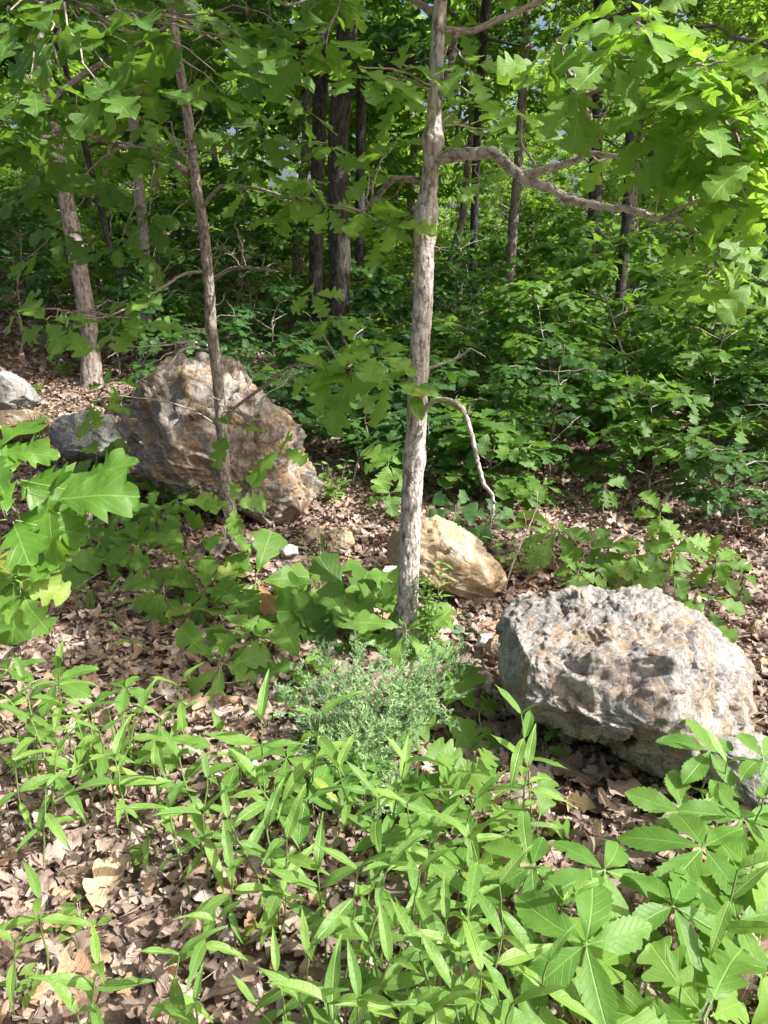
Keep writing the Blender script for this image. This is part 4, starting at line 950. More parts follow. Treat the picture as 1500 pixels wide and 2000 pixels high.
for (a, b_) in [((245, 676, 3.8), (210, 700, 3.7)), ((320, 674, 3.9), (290, 660, 3.8)), ((348, 688, 3.9), (300, 700, 3.8)), ((570, 716, 3.6), (600, 760, 3.5)), ((585, 722, 3.6), (560, 745, 3.6)), ((480, 522, 3.9), (462, 430, 3.8)), ((470, 525, 3.9), (470, 470, 3.8)), ((380, 355, 4.0), (300, 370, 3.9)),
                ((300, 370, 3.9), (150, 362, 3.6)), ((400, 490, 4.1), (350, 480, 4.0)), ((350, 480, 4.0), (290, 560, 3.9)), ((408, 600, 4.1), (440, 570, 4.0)), ((220, 360, 3.9), (215, 460, 3.9))]:
    segsL.append((wiggle(at(*a), at(*b_), 10, 0.12), np.linspace(0.004, 0.0015, 10), 5))
for pp, a in ((B1, 0.5), (B2, 0.45)): LsL += grow_twigs(pp, 0.008, a, 5, 0.3, 0.13, 5, segsL, rng, 0.2, 0.1)
clusters([(200, 170, 2.3, 6, .15), (290, 160, 2.4, 5, .14), (420, 140, 2.5, 4, .13), (60, 160, 2.4, 6, .15), (100, 60, 2.4, 6, .15), (250, 85, 2.5, 6, .15), (440, 185, 2.8, 5, .13), (30, 240, 2.5, 5, .15), (150, 225, 2.6, 5, .14), (270, 40, 2.5, 5, .14), (470, 70, 2.8, 6, .15), (520, 120, 3.0, 6, .15),
          (20, 20, 2.4, 6, .15), (180, 20, 2.6, 6, .14), (400, 20, 4.4, 6, .15), (560, 60, 3.1, 5, .15), (450, 260, 3.5, 5, .13), (310, 240, 4.5, 5, .14), (90, 330, 3.0, 5, .14), (40, 380, 3.0, 6, .14), (200, 350, 3.3, 5, .14), (290, 420, 3.6, 6, .14), (120, 450, 3.4, 5, .14), (520, 250, 3.5, 5, .14), (590, 200, 3.4, 5, .14), (230, 480, 3.6, 5, .13),
          (330, 320, 4.5, 5, .13), (60, 500, 3.5, 5, .14), (500, 320, 3.6, 5, .13), (300, 500, 3.9, 5, .13), (640, 280, 3.5, 5, .13)], segsL, LsL, np.concatenate([B1, B2, P[200:]]), face=-0.35)
clusters([(480, 370, 3.4, 4, .11), (570, 380, 3.1, 6, .12), (640, 400, 3.0, 5, .12), (720, 410, 2.85, 5, .13), (765, 430, 2.85, 4, .13), (600, 350, 3.0, 5, .12), (740, 455, 2.9, 4, .12), (550, 420, 3.2, 4, .12)], segsL, LsF, B3)
clusters([(90, 625, 2.9, 4, .14), (130, 640, 2.9, 4, .13), (235, 620, 3.1, 4, .14), (270, 630, 3.1, 3, .13), (250, 585, 3.2, 4, .13), (30, 610, 3.2, 4, .13)], segsL, LsF, B5)
clusters([(640, 725, 2.9, 5, .15), (690, 665, 2.85, 5, .16), (690, 740, 2.85, 6, .16), (735, 690, 2.75, 5, .15), (758, 745, 2.7, 4, .15), (610, 570, 3.3, 4, .12), (640, 620, 3.2, 5, .13)], segsL, LsF, B8)
clusters([(185, 790, 3.1, 5, .12), (215, 745, 3.3, 4, .11)], segsL, LsF, B9)
clusters([(448, 832, 3.5, 3, .17), (548, 872, 3.4, 3, .18), (455, 985, 3.5, 4, .14), (440, 1040, 3.4, 3, .14)], segsL, LsF, P[:120])
for k in range(16):
    a = k * 2.4; i = 285 + int(k * 4.6); q = P[i]; e = q + np.array([math.cos(a) * 1.2, math.sin(a) * 1.1, rng.uniform(0.1, 0.7)])
    bp = wiggle(q, e, 9, 0.08); segsL.append((bp, np.linspace(0.012, 0.004, 9), 6)); LsL += grow_twigs(bp, 0.008, 0.3, 5, 0.3, 0.15, 5, segsL)
link('twigs', tubes_mesh('twigs', [(s[0] - LB, *s[1:]) for s in segsL], M['twig']), root)["kind"] = "stuff"
hang_leaves(root, cat_leaves(LsF), 'lobed', 'fresh', 120, 'near', LB, 'low')  # these sprays get the brighter green in place of sunlight
hang_leaves(root, cat_leaves(LsL), 'lobed', 'oak', 180, 'near', LB, 'low')

def roots(root, base, r0, mat, n=5, L=.22):
    for k in range(n):
        a = k * 6.283 / n + rng.uniform(-.4, .4); l = L * rng.uniform(.6, 1.2); d = np.array([math.cos(a), math.sin(a), 0])
        pts = []
        for t_ in (0.0, .25, .55, 1.0):
            q = base + d * (r0 * .2 + l * t_) + np.array([rng.normal(0, .008), rng.normal(0, .008), 0]); q[2] = gh(q[0], q[1]) + [r0 * 2.2, r0 * .75, r0 * .1, -.03][int(t_ * 3.1)]; pts.append(q)
        P_ = smooth_path(pts, 18); link('root', tubes_mesh('root', [(P_ - base, np.linspace(r0 * .62, r0 * .22, 18), 14, .1)], M[mat]), root)
for o_, b_, rr_, mt_ in ((bpy.data.objects['oak_sapling'], CB, .043, 'bark_pale'), (bpy.data.objects['oak_sapling.001'], LB, .036, 'bark_brown')): roots(o_, np.array([b_[0], b_[1], b_[2]]), rr_, mt_)
# ------------------------------------------------------------------ oak seedlings (whorls of a few big leaves)
def seedling(px, py, h, n, s, label, leafk='lobed', leafm='fresh', az0=None, droop=0.3, extra=(), facing=0.62, lod='near', group="low oak seedlings"):
    if px < 800 and 840 < py < 1350: s *= 1.15; leafm = 'fresh' if leafm == 'oak' and px < 640 else leafm  # mid green seedlings at left turn brighter green in place of sunlight
    c = atz(px, py, h); g = gh(c[0], c[1] + 0.03); base = np.array([c[0] + rng.uniform(-.03, .03), c[1] + rng.uniform(0.0, .05), g])
    root = thing("oak_seedling", label, "seedling", base, group)
    link('stem', tubes_mesh('stem', [(wiggle(base, c, 8, 0.06) - base, np.linspace(0.0045, 0.0025, 8), 6)], M['twig']), root)
    pos, tip, nrm, size = whorl(c, (0, 0, 1), n, s * 1.12, droop * .7, rng, 1.0, az0=rng.uniform(0, 6.28) if az0 is None else az0, N=(rng.normal(0, .15), -facing + rng.normal(0, .12), 0.85))
    rot = basis(tip, nrm); mk = [leafm] * n
    for j, e in enumerate(extra): mk[j] = e
    for i in range(n): put_leaf(root, leafk, lod, mk[i], pos[i], rot[i], size[i], base)
    return root
S = [(318, 1145, .16, 6, .15, "lobed oak seedling with pale green leaves just left of the yellowing one", 'lobed', 'fresh', ()),
     (400, 1140, .16, 5, .16, "oak seedling with one yellowing leaf below the left sapling foot", 'lobed', 'fresh', ('yellow',)),
     (500, 1120, .20, 6, .17, "broad leaved oak seedling with a copper young leaf", 'post', 'fresh', ('copper',)),
     (680, 1165, .22, 6, .20, "big leaved deep green oak seedling left of the central trunk foot", 'post', 'oak', ()),
     (690, 1225, .14, 5, .17, "deep green oak seedling below the big leaved one by the trunk", 'post', 'oak', ()),
     (590, 1285, .10, 5, .12, "small bright oak seedling just above the juniper", 'lobed', 'fresh', ()),
     (430, 1290, .14, 6, .15, "oak seedling with spreading lower leaves on the open litter", 'post', 'oak', ()),
     (862, 1375, .16, 4, .19, "bright lobed oak seedling right of the juniper with one leaf hanging", 'lobed', 'fresh', ()),
     (935, 1390, .12, 4, .15, "oak seedling between the juniper and the pale boulder", 'lobed', 'fresh', ()),
     (250, 940, .28, 6, .17, "oak seedling with spreading leaves left of the boulder foot", 'post', 'fresh', ()),
     (345, 975, .26, 6, .17, "oak seedling in front of the rust stained boulder, left of the sapling", 'post', 'oak', ()),
     (190, 885, .28, 5, .16, "oak seedling against the grey lichened rock", 'post', 'fresh', ()),
     (270, 1050, .20, 6, .14, "oak seedling midway between the glossy oak and the left sapling", 'post', 'oak', ()),
     (395, 945, .26, 4, .14, "small oak seedling touching the left sapling trunk", 'post', 'oak', ()),
     (1085, 1030, .22, 7, .19, "oak seedling with a full rosette behind the pale boulder", 'post', 'fresh', ()),
     (1240, 1075, .22, 7, .16, "wide oak seedling straight behind the top of the pale boulder", 'lobed', 'fresh', ()),
     (1180, 1060, .2, 6, .13, "small oak seedling left of the wide one behind the pale boulder", 'lobed', 'oak', ()),
     (1385, 1165, .16, 6, .14, "oak seedling over the right shoulder of the pale boulder", 'post', 'oak', ()),
     (1310, 1110, .2, 6, .14, "oak seedling between the two behind the pale boulder", 'lobed', 'oak', ()),
     (1370, 1200, .12, 5, .12, "low oak seedling touching the back right of the pale boulder", 'post', 'fresh', ()),
     (1290, 1000, .2, 6, .13, "oak seedling at the foot of the leaning dead branch", 'lobed', 'fresh', ()),
     (1180, 945, .25, 6, .14, "oak seedling in the litter at the edge of the thicket", 'lobed', 'oak', ()),
     (1010, 905, .3, 6, .16, "oak seedling right of the hanging dead branch", 'lobed', 'oak', ()),
     (960, 1010, .18, 6, .13, "low oak seedling under the tip of the hanging dead branch", 'post', 'oak_dark', ()),
     (890, 985, .2, 5, .13, "oak seedling just above the ochre boulder", 'post', 'oak_dark', ()),
     (760, 900, .3, 6, .15, "oak seedling left of the central trunk at mid height", 'lobed', 'fresh', ()),
     (1450, 1120, .15, 5, .12, "small oak seedling in the shade at the right edge", 'post', 'oak', ()),
     (860, 1535, .16, 5, .13, "light green lobed seedling below the juniper", 'lobed', 'fresh', ()),
     (925, 1500, .12, 5, .12, "light green seedling in front of the pale boulder's left end", 'lobed', 'fresh', ()),
     (955, 1620, .14, 5, .12, "light green seedling among stalks under the pale boulder", 'lobed', 'fresh', ()),
     (1050, 1600, .10, 5, .11, "small seedling on the litter below the pale boulder", 'lobed', 'fresh', ()),
     (1060, 1455, .06, 5, .08, "tiny lobed seedling at the lower left foot of the pale boulder", 'lobed', 'fresh', ()),
     (1385, 1960, .30, 6, .15, "large lobed oak seedling in the bottom right corner", 'lobed', 'fresh', ()),
     (1160, 1985, .26, 6, .16, "lobed oak seedling at the bottom edge right of centre", 'lobed', 'fresh', ()),
     (1260, 1900, .18, 5, .12, "oak seedling between the two large ones at bottom right", 'post', 'oak', ()),
     (1480, 1850, .25, 5, .15, "oak seedling cut by the right edge low down", 'lobed', 'fresh', ()),
     (110, 640, .5, 5, .15, "oak seedling growing on the slope before the grey leaning oak", 'lobed', 'oak_dark', ()),
     (150, 990, .22, 5, .15, "oak seedling right of the glossy sapling's lower leaves", 'post', 'fresh', ()),
     (300, 1000, .2, 6, .15, "oak seedling under the two in front of the rust stained boulder", 'post', 'fresh', ()),
     (215, 1085, .14, 5, .13, "oak seedling on the shaded litter right of the yellowish sapling", 'lobed', 'fresh', ()),
     (360, 1090, .16, 5, .14, "oak seedling just left of the left sapling foot", 'post', 'fresh', ()),
     (560, 1180, .16, 5, .16, "broad leaved seedling between the copper tipped one and the deep green one", 'post', 'fresh', ()),
     (620, 1130, .2, 5, .15, "seedling rising behind the deep green broad leaved ones", 'post', 'oak', ()),
     (740, 1200, .18, 5, .17, "broad leaved seedling touching the central trunk from the left", 'post', 'fresh', ()),
     (490, 1240, .12, 5, .14, "seedling between the spreading one on open litter and the deep green ones", 'post', 'fresh', ()),
     (600, 1340, .10, 4, .12, "seedling at the upper left edge of the juniper", 'lobed', 'fresh', ()),
     (760, 960, .2, 5, .13, "seedling behind the ochre boulder left of the trunk", 'lobed', 'oak', ()),
     (1130, 1110, .16, 6, .13, "seedling left behind the top of the pale boulder", 'lobed', 'fresh', ()),
     (1330, 1050, .2, 6, .14, "seedling right of the leaning dead branch foot", 'lobed', 'fresh', ()),
     (1400, 1090, .2, 6, .14, "seedling farther right behind the pale boulder", 'lobed', 'fresh', ()),
     (100, 1080, .2, 5, .15, "oak seedling in front of the glossy sapling's stem", 'post', 'fresh', ()),
     (320, 905, .32, 5, .15, "oak seedling overlapping the lower left of the rust stained boulder", 'post', 'fresh', ()),
     (430, 1200, .14, 5, .15, "oak seedling over the tan dead leaf left of centre", 'lobed', 'fresh', ()),
     (230, 1000, .26, 5, .15, "oak seedling right beside the glossy leaves, under the grey lichened rock", 'post', 'fresh', ()),
     (790, 1215, .2, 5, .14, "bright seedling standing right in front of the central trunk foot", 'post', 'fresh', ()),
     (835, 1240, .14, 5, .11, "small seedling at the right side of the central trunk foot", 'lobed', 'fresh', ()),
     (745, 1150, .26, 5, .15, "upper seedling overlapping the left side of the central trunk", 'post', 'fresh', ()),
     (1230, 1140, .10, 5, .09, "tiny yellow green seedling touching the top of the pale boulder", 'lobed', 'yellow', ())]
for (px, py, h, n, s, lab, lk, lm, ex) in S: seedling(px, py, h, n, s, lab, lk, lm, extra=ex)

# glossy pointed oak at the left edge, and the yellowish one under it
def edge_oak(label, base_px, cl, leafk, leafm, seed, extra=()):
    b = atz(*base_px, 0.0); root = thing("oak_sapling", label, "sapling", b); segs, Ls = [], []
    T_ = wiggle(b - np.array([0, 0, .03]), at(*cl[0][:2], cl[0][2]) + np.array([-0.08, 0.10, -0.06]), 12, 0.04)
    link('stem', tubes_mesh('stem', [(T_ - b, np.linspace(0.014, 0.006, 12), 10, 0.05)], M['bark_brown']), root)
    clusters(cl, segs, Ls, T_)
    link('twigs', tubes_mesh('twigs', [(s[0] - b, s[1] * 0.7, s[2]) for s in segs], M['bark_brown']), root)["kind"] = "stuff"
    L = cat_leaves(Ls); rot = basis(L[1], L[2] + np.array([0, -0.5, 0]))
    for i in range(len(L[0])): put_leaf(root, leafk, 'near', extra[i] if i < len(extra) else leafm, L[0][i], rot[i], L[3][i], b)
edge_oak("glossy green oak sapling with pointed lobes at the left edge", (60, 1170), [(20, 930, 2.25, 5, .20), (90, 975, 2.2, 4, .21), (10, 1010, 2.1, 4, .2), (150, 950, 2.4, 3, .17), (-20, 880, 2.3, 5, .2), (40, 1050, 2.2, 3, .17)], 'pin', 'glossy', 1)
edge_oak("yellowish lobed oak sapling under the glossy one at the left edge", (55, 1235), [(20, 1130, 2.1, 5, .16), (-10, 1180, 2.05, 5, .16), (40, 1160, 2.0, 3, .14)], 'lobed', 'fresh', 2, ('yellow', 'fresh', 'yellow'))

# ------------------------------------------------------------------ creeper with five leaflets
def creeper(px, py, h, s, label, az0=None, tilt=None):
    c = atz(px, py, h); b = c + np.array([rng.uniform(-.06, .06), rng.uniform(0.0, .08), 0]); b[2] = gh(b[0], b[1])
    root = thing("creeper_plant", label, "creeper", b, "five leaved creeper on the forest floor")
    link('stem', tubes_mesh('stem', [(wiggle(b, c, 8, 0.06) - b, np.linspace(0.003, 0.002, 8), 6)], M['red_stem'] if rng.random() < .5 else M['stem']), root)
    a0 = rng.uniform(0, 6.28) if az0 is None else az0
    N = unit(np.array([rng.normal(0, .12), -0.22 + rng.normal(0, .12), 1.0]) if tilt is None else np.array(tilt)); e1 = unit(np.cross(N, [0, 1.0, 0.1])); e2 = np.cross(N, e1)
    for k, (da, ls) in enumerate([(0, 1.1), (1.2, 1.05), (-1.2, 1.05), (2.3, .85), (-2.3, .85)]):
        a = a0 + da + rng.normal(0, .08); tip = e1 * math.cos(a) + e2 * math.sin(a) - N * rng.uniform(.0, .22); sz = s * ls * rng.uniform(.93, 1.07)
        put_leaf(root, 'leaflet', 'near', 'creeper', c, basis(tip[None], (N + rng.normal(0, .12, 3))[None])[0], sz, b, name='leaflet')
CR = [(1180, 1700, .30, .15, "largest creeper leaf, five open leaflets in the lower right"), (1145, 1845, .33, .15, "creeper leaf directly below the largest one"),
      (1315, 1770, .30, .13, "creeper leaf right of the largest one with upright leaflets"), (1375, 1655, .30, .16, "creeper leaf up and right of the largest one"),
      (1385, 1468, .30, .12, "creeper leaf hanging in front of the pale boulder's foot"), (1490, 1480, .30, .12, "creeper leaf against the low dark grey rock"),
      (1335, 1585, .22, .14, "creeper leaf below the pale boulder's right foot"), (1450, 1600, .26, .15, "creeper leaf at the right edge below the grey rock"),
      (1040, 1690, .18, .12, "shaded creeper leaf left of the largest one"),
      (1470, 1700, .26, .14, "creeper leaf at the right edge level with the largest one"),
      (905, 1700, .16, .11, "creeper leaf among stalks left of the lower right patch"), (820, 1545, .14, .12, "creeper leaf just below the juniper"),
      (700, 1500, .14, .12, "creeper leaf left of the one below the juniper"), (600, 1560, .16, .13, "creeper leaf among the middle stalks"),
      (465, 1490, .15, .12, "yellow green creeper leaf left of the juniper"), (330, 1440, .14, .12, "creeper leaf on the open litter at left"),
      (110, 1330, .18, .13, "creeper leaf at the left end of the stalk row"), (245, 1345, .14, .10, "small creeper leaf beside the leftmost one"),
      (15, 1310, .18, .12, "creeper leaf cut by the left edge"), (1440, 1800, .28, .13, "creeper leaf low at the right edge"),
      (640, 1490, .12, .10, "small creeper leaf touching the juniper's lower left"), (760, 1640, .14, .11, "creeper leaf under the tall middle stalk"),
      (560, 1480, .13, .11, "creeper leaf between the juniper and the yellow green one")]
for c_ in CR: creeper(*c_)

# ------------------------------------------------------------------ narrow leaved stalks
def stalk(px, py, h, label, npair=4, L=0.12, seed=0, lean=None):
    r = np.random.default_rng(seed); top = atz(px, py, h); b = top + np.array([r.normal(0, .05), r.uniform(-.02, .10), 0]) if lean is None else top + np.array(lean)
    b = np.array([b[0], b[1], gh(b[0], b[1])]); root = thing("narrow_leaved_stalk", label, "plant", b, "narrow leaved green stalks")
    P_ = wiggle(b, top, 12, 0.025, r); link('stem', tubes_mesh('stem', [(P_ - b, np.linspace(0.003, 0.0018, 12), 6)], M['stem']), root)
    a = r.uniform(0, 3.14)
    for k in range(npair):
        t = 0.38 + 0.62 * (k + 1) / npair; p = P_[min(int(t * 11), 11)]; last = k == npair - 1
        for s_ in (0, 1):
            el = r.normal(0.0, .38) if not last else r.uniform(.5, 1.1); aa = a + math.pi * s_ + r.normal(0, .15)
            tip = np.array([[math.cos(aa) * math.cos(el), math.sin(aa) * math.cos(el), math.sin(el)]]); lf = r.uniform(.75, 1.25)
            nr = np.array([[0, -0.25, 1.0]]) + r.normal(0, .2, (1, 3)) if not last else np.array([[-math.cos(aa), -math.sin(aa), .6]])
            put_leaf(root, 'lance', 'near', 'yellow' if (k == 0 and r.random() < .04) else 'lance', p, basis(tip, nr)[0], L * lf * (1 if not last else .8) * (0.8 if k == 0 else 1), b, r=r)
        a += math.pi / 2 + r.normal(0, .2)
ST = [(115, 1305, .36), (60, 1405, .34), (225, 1480, .30), (405, 1520, .32), (510, 1405, .40), (625, 1395, .42), (1018, 1395, .42), (790, 1490, .36), (395, 1590, .30), (795, 1570, .36), (870, 1600, .3),
      (560, 1640, .34), (450, 1700, .3), (330, 1580, .28), (75, 1755, .28), (190, 1885, .26), (350, 1865, .28), (975, 1730, .42), (870, 1800, .36), (700, 1700, .38), (850, 1975, .4), (640, 1960, .36),
      (940, 1900, .4), (500, 1965, .3), (600, 1860, .3), (760, 1880, .36), (30, 1840, .2), (1440, 1700, .44), (1420, 1400 + 90, .3), (30, 1500, .3), (270, 1395, .3), (350, 1340, .28), (1030, 1500, .34), (920, 1640, .36),
      (740, 1780, .34), (430, 1430, .26), (820, 1700, .4), (900, 1850, .36), (700, 1950, .4), (1000, 1960, .4), (1330, 1930, .3), (170, 1385, .32), (20, 1370, .3), (110, 1470, .3), (620, 1700, .34),
      (760, 1690, .36), (300, 1500, .26), (980, 1830, .4), (540, 1900, .3), (215, 1160, .2), (235, 1240, .14), (1070, 1880, .34), (780, 1990, .38), (380, 1960, .26), (1490, 1560, .34), (45, 1330, .34), (150, 1400, .3), (195, 1430, .3), (310, 1400, .28), (90, 1540, .28), (350, 1480, .28), (445, 1600, .28), (520, 1620, .3), (660, 1500, .34), (740, 1560, .34), (840, 1640, .34), (930, 1560, .32), (720, 1840, .34), (820, 1860, .36), (590, 1960, .32), (420, 1800, .24), (880, 1930, .36), (150, 1980, .2), (1100, 1760, .34), (500, 1520, .3), (270, 1600, .22)]
order = sorted(range(len(ST)), key=lambda i: (ST[i][1] // 130, ST[i][0])); rows = {}
ROWN = {8: "open litter below the glossy oak", 9: "open litter above the stalk patch", 10: "back row, level with the juniper top", 11: "row level with the foot of the juniper", 12: "row level with the low grey rock", 13: "row level with the largest creeper leaf", 14: "row just below the largest creeper leaf", 15: "last row, along the bottom edge"}
for j, i in enumerate(order):
    px, py, h = ST[i]; rw = int(py // 130); k = rows.get(rw, 0); rows[rw] = k + 1
    stalk(px, py, h, f"{nl(k)} of the stalks, {ROWN.get(rw, 'patch')}", 2 + int(h > .22) + int(h > .33), (0.105 + 0.09 * h) * (0.80 if py > 1680 else 0.95), 1000 + i)

# ------------------------------------------------------------------ juniper seedling
def juniper():
    base = atz(705, 1500, 0.0); root = thing("juniper_seedling", "bluish green feathery juniper seedling below the central trunk", "shrub", base)
    r = np.random.default_rng(5); segs = []; Np, Nt, Nn, Ns = [], [], [], []
    targets = [(640, 1275, .22), (600, 1330, .22), (560, 1370, .18), (640, 1400, .2), (700, 1290, .24), (700, 1370, .24), (760, 1420, .2), (820, 1330, .24), (880, 1290, .22), (900, 1320, .2), (850, 1290, .24), (790, 1290, .24), (740, 1340, .22), (660, 1470, .14),
               (720, 1520, .12), (770, 1560, .1), (700, 1460, .16), (840, 1400, .16), (670, 1340, .22), (610, 1420, .14), (780, 1480, .12), (730, 1570, .08), (860, 1350, .2), (640, 1530, .09), (900, 1280, .22)]
    for (px, py, h) in targets:
        e = atz(px, py + 12, h * .8); p = wiggle(base + np.array([0, 0, .03]), e, 9, .08, r, .08); segs.append((p - base, np.linspace(.004, .0012, 9), 5))
        for k in range(14):
            i = 2 + (k % 7); q = p[i]; d = unit(unit(e - base) * .8 + r.normal(0, .55, 3) + np.array([0, 0, .35])); Ls_ = r.uniform(.05, .11); q2 = q + d * Ls_
            segs.append((np.array([q, (q + q2) / 2 + r.normal(0, .003, 3), q2]) - base, np.array([.0015, .001, .0006]), 3))
            for m_ in range(3):
                q3 = q + d * Ls_ * (.3 + .3 * m_); d3 = unit(d + r.normal(0, .5, 3)); l3 = r.uniform(.025, .05)
                nn = 32; tt = r.uniform(0, 1, nn); pp = q3 + d3 * (tt * l3)[:, None]; rr_ = unit(r.normal(0, 1, (nn, 3))); tip = unit(rr_ + d3 * 1.1)
                Np.append(pp); Nt.append(tip); Nn.append(r.normal(0, 1, (nn, 3))); Ns.append(r.uniform(.009, .016, nn))
    link('stem', tubes_mesh('stem', segs, M['stem']), root)
    T = dict(v=np.array([(-.10, 0, 0), (.10, 0, 0), (.05, 1, 0), (-.05, 1, 0)]), q=np.array([[0, 1, 2, 3]]), uv=np.array([(0, .1), (0, .1), (1, .1), (1, .1)]))
    pos = np.concatenate(Np); o = link('foliage', merge_leaves('foliage', T, pos - base, basis(np.concatenate(Nt), np.concatenate(Nn)), np.concatenate(Ns), np.clip(.5 + .35 * vnoise(pos * 14, 3) + r.normal(0, .12, len(pos)), 0, .999), M['juniper']), root); o["kind"] = "stuff"
juniper()

# ------------------------------------------------------------------ thin weeds, grass, small ground plants
def weed(px, py, h, label, n=34, L=.05, mk='lance', top=None, name='weed', cat='weed'):
    t = atz(px, py, 0.0); b = t; root = thing(name, label, cat, b); r = np.random.default_rng(int(px)); segs = []; leaves = []
    for s_ in range(3):
        P_ = wiggle(b, b + np.array([r.normal(0, .04), r.normal(0, .04), h * r.uniform(.7, 1)]), 14, .03, r); segs.append((P_ - b, np.linspace(.0028, .001, 14), 5))
        for k in range(n):
            i = 2 + int(11 * k / n); a = k * 2.4; el = r.uniform(.0, .7); tip = np.array([[math.cos(a), math.sin(a), el]]); leaves.append((P_[i] + r.normal(0, .003, 3), tip, L * r.uniform(.6, 1.1)))
    link('stem', tubes_mesh('stem', segs, M['stem']), root)
    for p, tip, s in leaves: put_leaf(root, 'lance', 'low', mk, p, basis(tip, np.array([[0, -.2, 1.0]]) + r.normal(0, .2, (1, 3)))[0], s, b)
weed(838, 1300, .50, "feathery upright weed with many thin leaves at the central trunk foot", 42, .06)
weed(615, 1170 - 30, .30, "single thin upright weed on the gravelly patch", 8, .05)
def bushlet(px, py, h, label, n=60, s=.03, spread=.14, mk='fresh'):
    b = atz(px, py, 0); root = thing("small_shrub", label, "shrub", b); r = np.random.default_rng(int(px + py)); segs = []; L_ = []
    for k in range(9):
        a = r.uniform(0, 6.28); e = b + np.array([math.cos(a) * spread * r.random(), math.sin(a) * spread * r.random(), h * r.uniform(.4, 1)]); p = wiggle(b, e, 8, .08, r); segs.append((p - b, np.linspace(.002, .0008, 8), 4))
        for j in range(n // 9 + 1):
            q = p[int(r.integers(2, 8))]; aa = r.uniform(0, 6.28); L_.append((q, np.array([[math.cos(aa), math.sin(aa), r.uniform(-.1, .5)]]), s * r.uniform(.7, 1.3)))
    link('stem', tubes_mesh('stem', segs, M['twig']), root)
    for p, tip, s2 in L_: put_leaf(root, 'oval', 'low', mk, p, basis(tip, np.array([[0, -.2, 1.0]]) + r.normal(0, .3, (1, 3)))[0], s2 * 1.4, b)
bushlet(1025, 1130, .28, "small shrub with tiny bright leaves left behind the pale boulder", 70, .03, .26)
bushlet(655, 985, .28, "small shrub with tiny leaves at the right side of the rust stained boulder", 90, .035, .22)
bushlet(1120, 1150, .12, "tiny yellow green sprout at the back of the pale boulder", 40, .03, .12, 'grass')
bushlet(60, 790, .25, "weedy green tuft on the ledge rocks", 90, .04, .25)
bushlet(160, 1760 + 60, .08, "tiny yellow green sprout among the litter at lower left", 20, .025, .08, 'grass')
bushlet(290, 1690, .06, "tiny yellow green sprout left of the middle stalks", 20, .025, .06, 'grass')
bushlet(60, 1960, .06, "tiny yellow green sprout at the bottom left corner", 20, .025, .06, 'grass')
bushlet(130, 740, .3, "weedy tuft at the foot of the grey leaning oak", 90, .04, .3)
def grass_tuft(px, py, h, n, label, spread=.05, wid=1.0, droop=.5):
    b = atz(px, py, 0); root = thing("grass_tuft", label, "grass tuft", b, "grass tufts"); r = np.random.default_rng(int(px * 3 + py))
    for k in range(n):
        a = r.uniform(0, 6.28); l = h * r.uniform(.55, 1.1); t = np.linspace(0, 1, 7); out = r.uniform(.05, droop) * l
        c = np.stack([math.cos(a) * (spread * .4 + out * t ** 2), math.sin(a) * (spread * .4 + out * t ** 2), l * (t - .25 * droop * t ** 3)], 1) + np.array([r.normal(0, spread * .3), r.normal(0, spread * .3), 0])
        w = (.0022 * wid * (1 - t ** 2) + .0002)[:, None]; sd_ = np.array([-math.sin(a), math.cos(a), .2])
        V = np.concatenate([c - sd_ * w, c + sd_ * w]); Q = np.array([(i, 7 + i, 8 + i, i + 1) for i in range(6)])
        link('blade', np_mesh('blade', V, Q, M['grass'], uv=np.zeros((14, 2)) + .1), root)
grass_tuft(175, 1195, .17, 45, "fine grass tuft on the sunny litter below the glossy oak", .05, .7, .45)
grass_tuft(632, 1085, .20, 22, "thin pale grass tuft on the gravelly patch", .03, .7, .3)
grass_tuft(80, 905, .55, 9, "tall grass blades arching beside the glossy oak", .06, 2.4, .6)
grass_tuft(190, 1520, .26, 18, "upright grass clump among the left stalks", .05, 1.8, .3)
grass_tuft(250, 1500, .26, 16, "bright grass clump right of the other clump by the left stalks", .05, 1.8, .3)
grass_tuft(60, 1540, .24, 14, "grass clump at the left edge among stalks", .05, 1.6, .4)
grass_tuft(840, 1990, .24, 18, "grass clump along the bottom edge right of centre", .06, 1.5, .4)
grass_tuft(1210, 1950, .22, 18, "grass clump under the bottom right seedlings", .06, 1.5, .4)
grass_tuft(885, 1290, .12, 16, "short grass beside the foot of the central trunk", .04, .8, .5)
grass_tuft(740, 1960, .2, 14, "grass clump at the bottom edge near centre", .05, 1.4, .4)
def rosette(px, py, n, s, label, mk='grey_leaf'):
    b = atz(px, py, .01); root = thing("ground_rosette", label, "plant", b, "flat grey green rosettes"); r = np.random.default_rng(int(px))
    for k in range(n):
        a = k * 2.4 + r.normal(0, .2); tip = np.array([[math.cos(a), math.sin(a), r.uniform(.1, .5)]]); put_leaf(root, 'oval', 'mid', mk, b + np.array([math.cos(a), math.sin(a), 0]) * .01 + np.array([0, 0, .012]), basis(tip, np.array([[0, -.2, 1.0]]))[0], s * r.uniform(.6, 1.1), b)
for (px, py, n, s, lab) in [(985, 1475, 7, .07, "grey green rosette at the left foot of the pale boulder"), (870, 1180, 8, .07, "grey green rosette in front of the ochre boulder"), (850, 1215, 8, .06, "rosette right of the central trunk foot"), (910, 1240, 8, .06, "rosette between trunk foot and pale boulder"), (900, 1205, 7, .05, "small rosette on the litter before the ochre boulder"), (1040, 1480, 6, .05, "small rosette below the pale boulder's left end"), (830, 1160, 7, .06, "rosette hard against the ochre boulder"), (940, 1500, 6, .06, "rosette in the shade below the bright lobed seedling")]:
    rosette(px, py, n, s, lab)

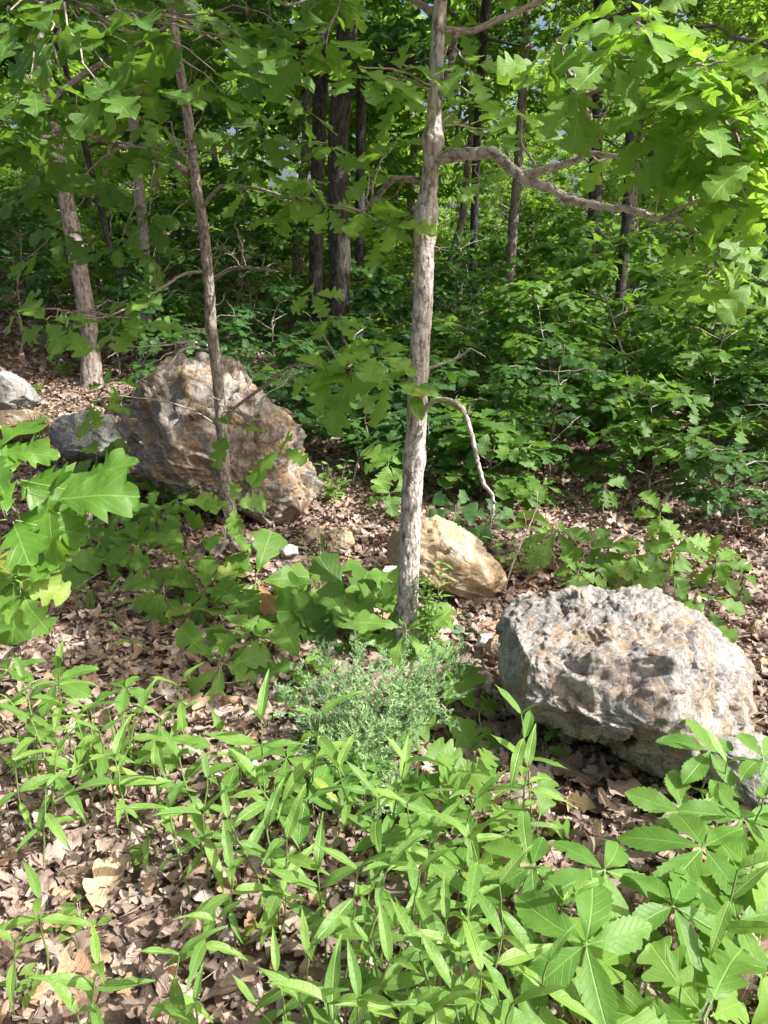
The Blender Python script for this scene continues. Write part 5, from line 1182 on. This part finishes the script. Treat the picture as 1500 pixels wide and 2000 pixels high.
# ------------------------------------------------------------------ fallen sticks and roots
def stick(pts, r0, r1, label, mat='dead_wood', forks=0, h=.02, name='fallen_stick', cat='stick'):
    P0 = np.array([atz(a, b, h if len(p_) == 0 else p_[0]) for a, b, *p_ in pts]); b = P0[0]; n = 40; P_ = smooth_path(P0, n)
    o = thing(name, label, cat, b); segs = [(P_ - b, np.linspace(r0, r1, n), 9, .1)]
    link('shaft', tubes_mesh('shaft', segs, M[mat]), o)
    for k in range(forks):
        q = P_[int(n * (.4 + .15 * k))]; d = unit(unit(P_[-1] - P_[0]) + rng.normal(0, .5, 3) * np.array([1, 1, .3]) + np.array([0, 0, .15])); L = np.linalg.norm(P_[-1] - P_[0]) * .3
        link('side_twig', tubes_mesh('side_twig', [(wiggle(q, q + d * L, 10, .08) - b, np.linspace(r1 * .9, r1 * .3, 10), 5)], M[mat]), o)
stick([(85, 1165), (130, 1155), (175, 1148)], .011, .008, "lichened dead stick lying by the glossy oak foot")
stick([(85, 1162 + 2, .02), (122, 1163, .04), (160, 1140, .08), (200, 1115, .14)], .005, .002, "thin bent twig rising from the litter at left", 'twig')
stick([(430, 1062), (500, 1050), (560, 1062), (610, 1085)], .022, .010, "dark rotting branch lying between the saplings", 'bark_dark', 2)
stick([(330, 1020), (400, 1040), (470, 1035)], .012, .006, "grey stick lying in front of the rust stained boulder")
stick([(840, 1120), (900, 1118), (960, 1150)], .004, .002, "thin curved twig on the litter before the ochre boulder", 'twig', 1)
stick([(835, 1148), (870, 1160), (905, 1172)], .007, .003, "short dark stick below the ochre boulder", 'bark_brown')
stick([(1275, 1012, 0), (1300, 975, .08), (1330, 945, .18), (1390, 905, .32), (1450, 880, .42)], .016, .006, "leaning lichened dead branch rising from the litter toward the right", 'dead_wood', 3)
stick([(1185, 1068, .05), (1220, 1045, .08), (1240, 1050, .08), (1290, 1080, .04)], .006, .003, "angled grey twig on the litter right behind the pale boulder", 'twig', 2)
stick([(985, 1150, .0), (1010, 1080, .16), (1045, 1000, .32), (1050, 960, .4)], .005, .002, "bare upright forked twig behind the small shrub", 'twig', 3)
stick([(0, 1585), (30, 1588), (58, 1595)], .005, .003, "short bleached stick on the litter at the left edge")
stick([(0, 1490), (20, 1600), (40, 1640)], .002, .001, "thin stem lying on the litter at left", 'twig')
stick([(190, 1750), (250, 1850), (280, 1890)], .002, .0015, "thin straight twig lying in the lower left litter", 'twig')
stick([(1060, 1990), (1180, 1900), (1260, 1880)], .012, .008, "grey bark stick lying under the lower right creeper leaves", 'bark_grey')
stick([(780, 560 + 330), (820, 920), (770, 960)], .005, .003, "crooked twig left of the central trunk", 'dead_wood', 2)
stick([(690, 940, .1), (700, 900, .25), (725, 870, .4)], .006, .003, "upright broken twig right of the rust stained boulder", 'twig', 2)
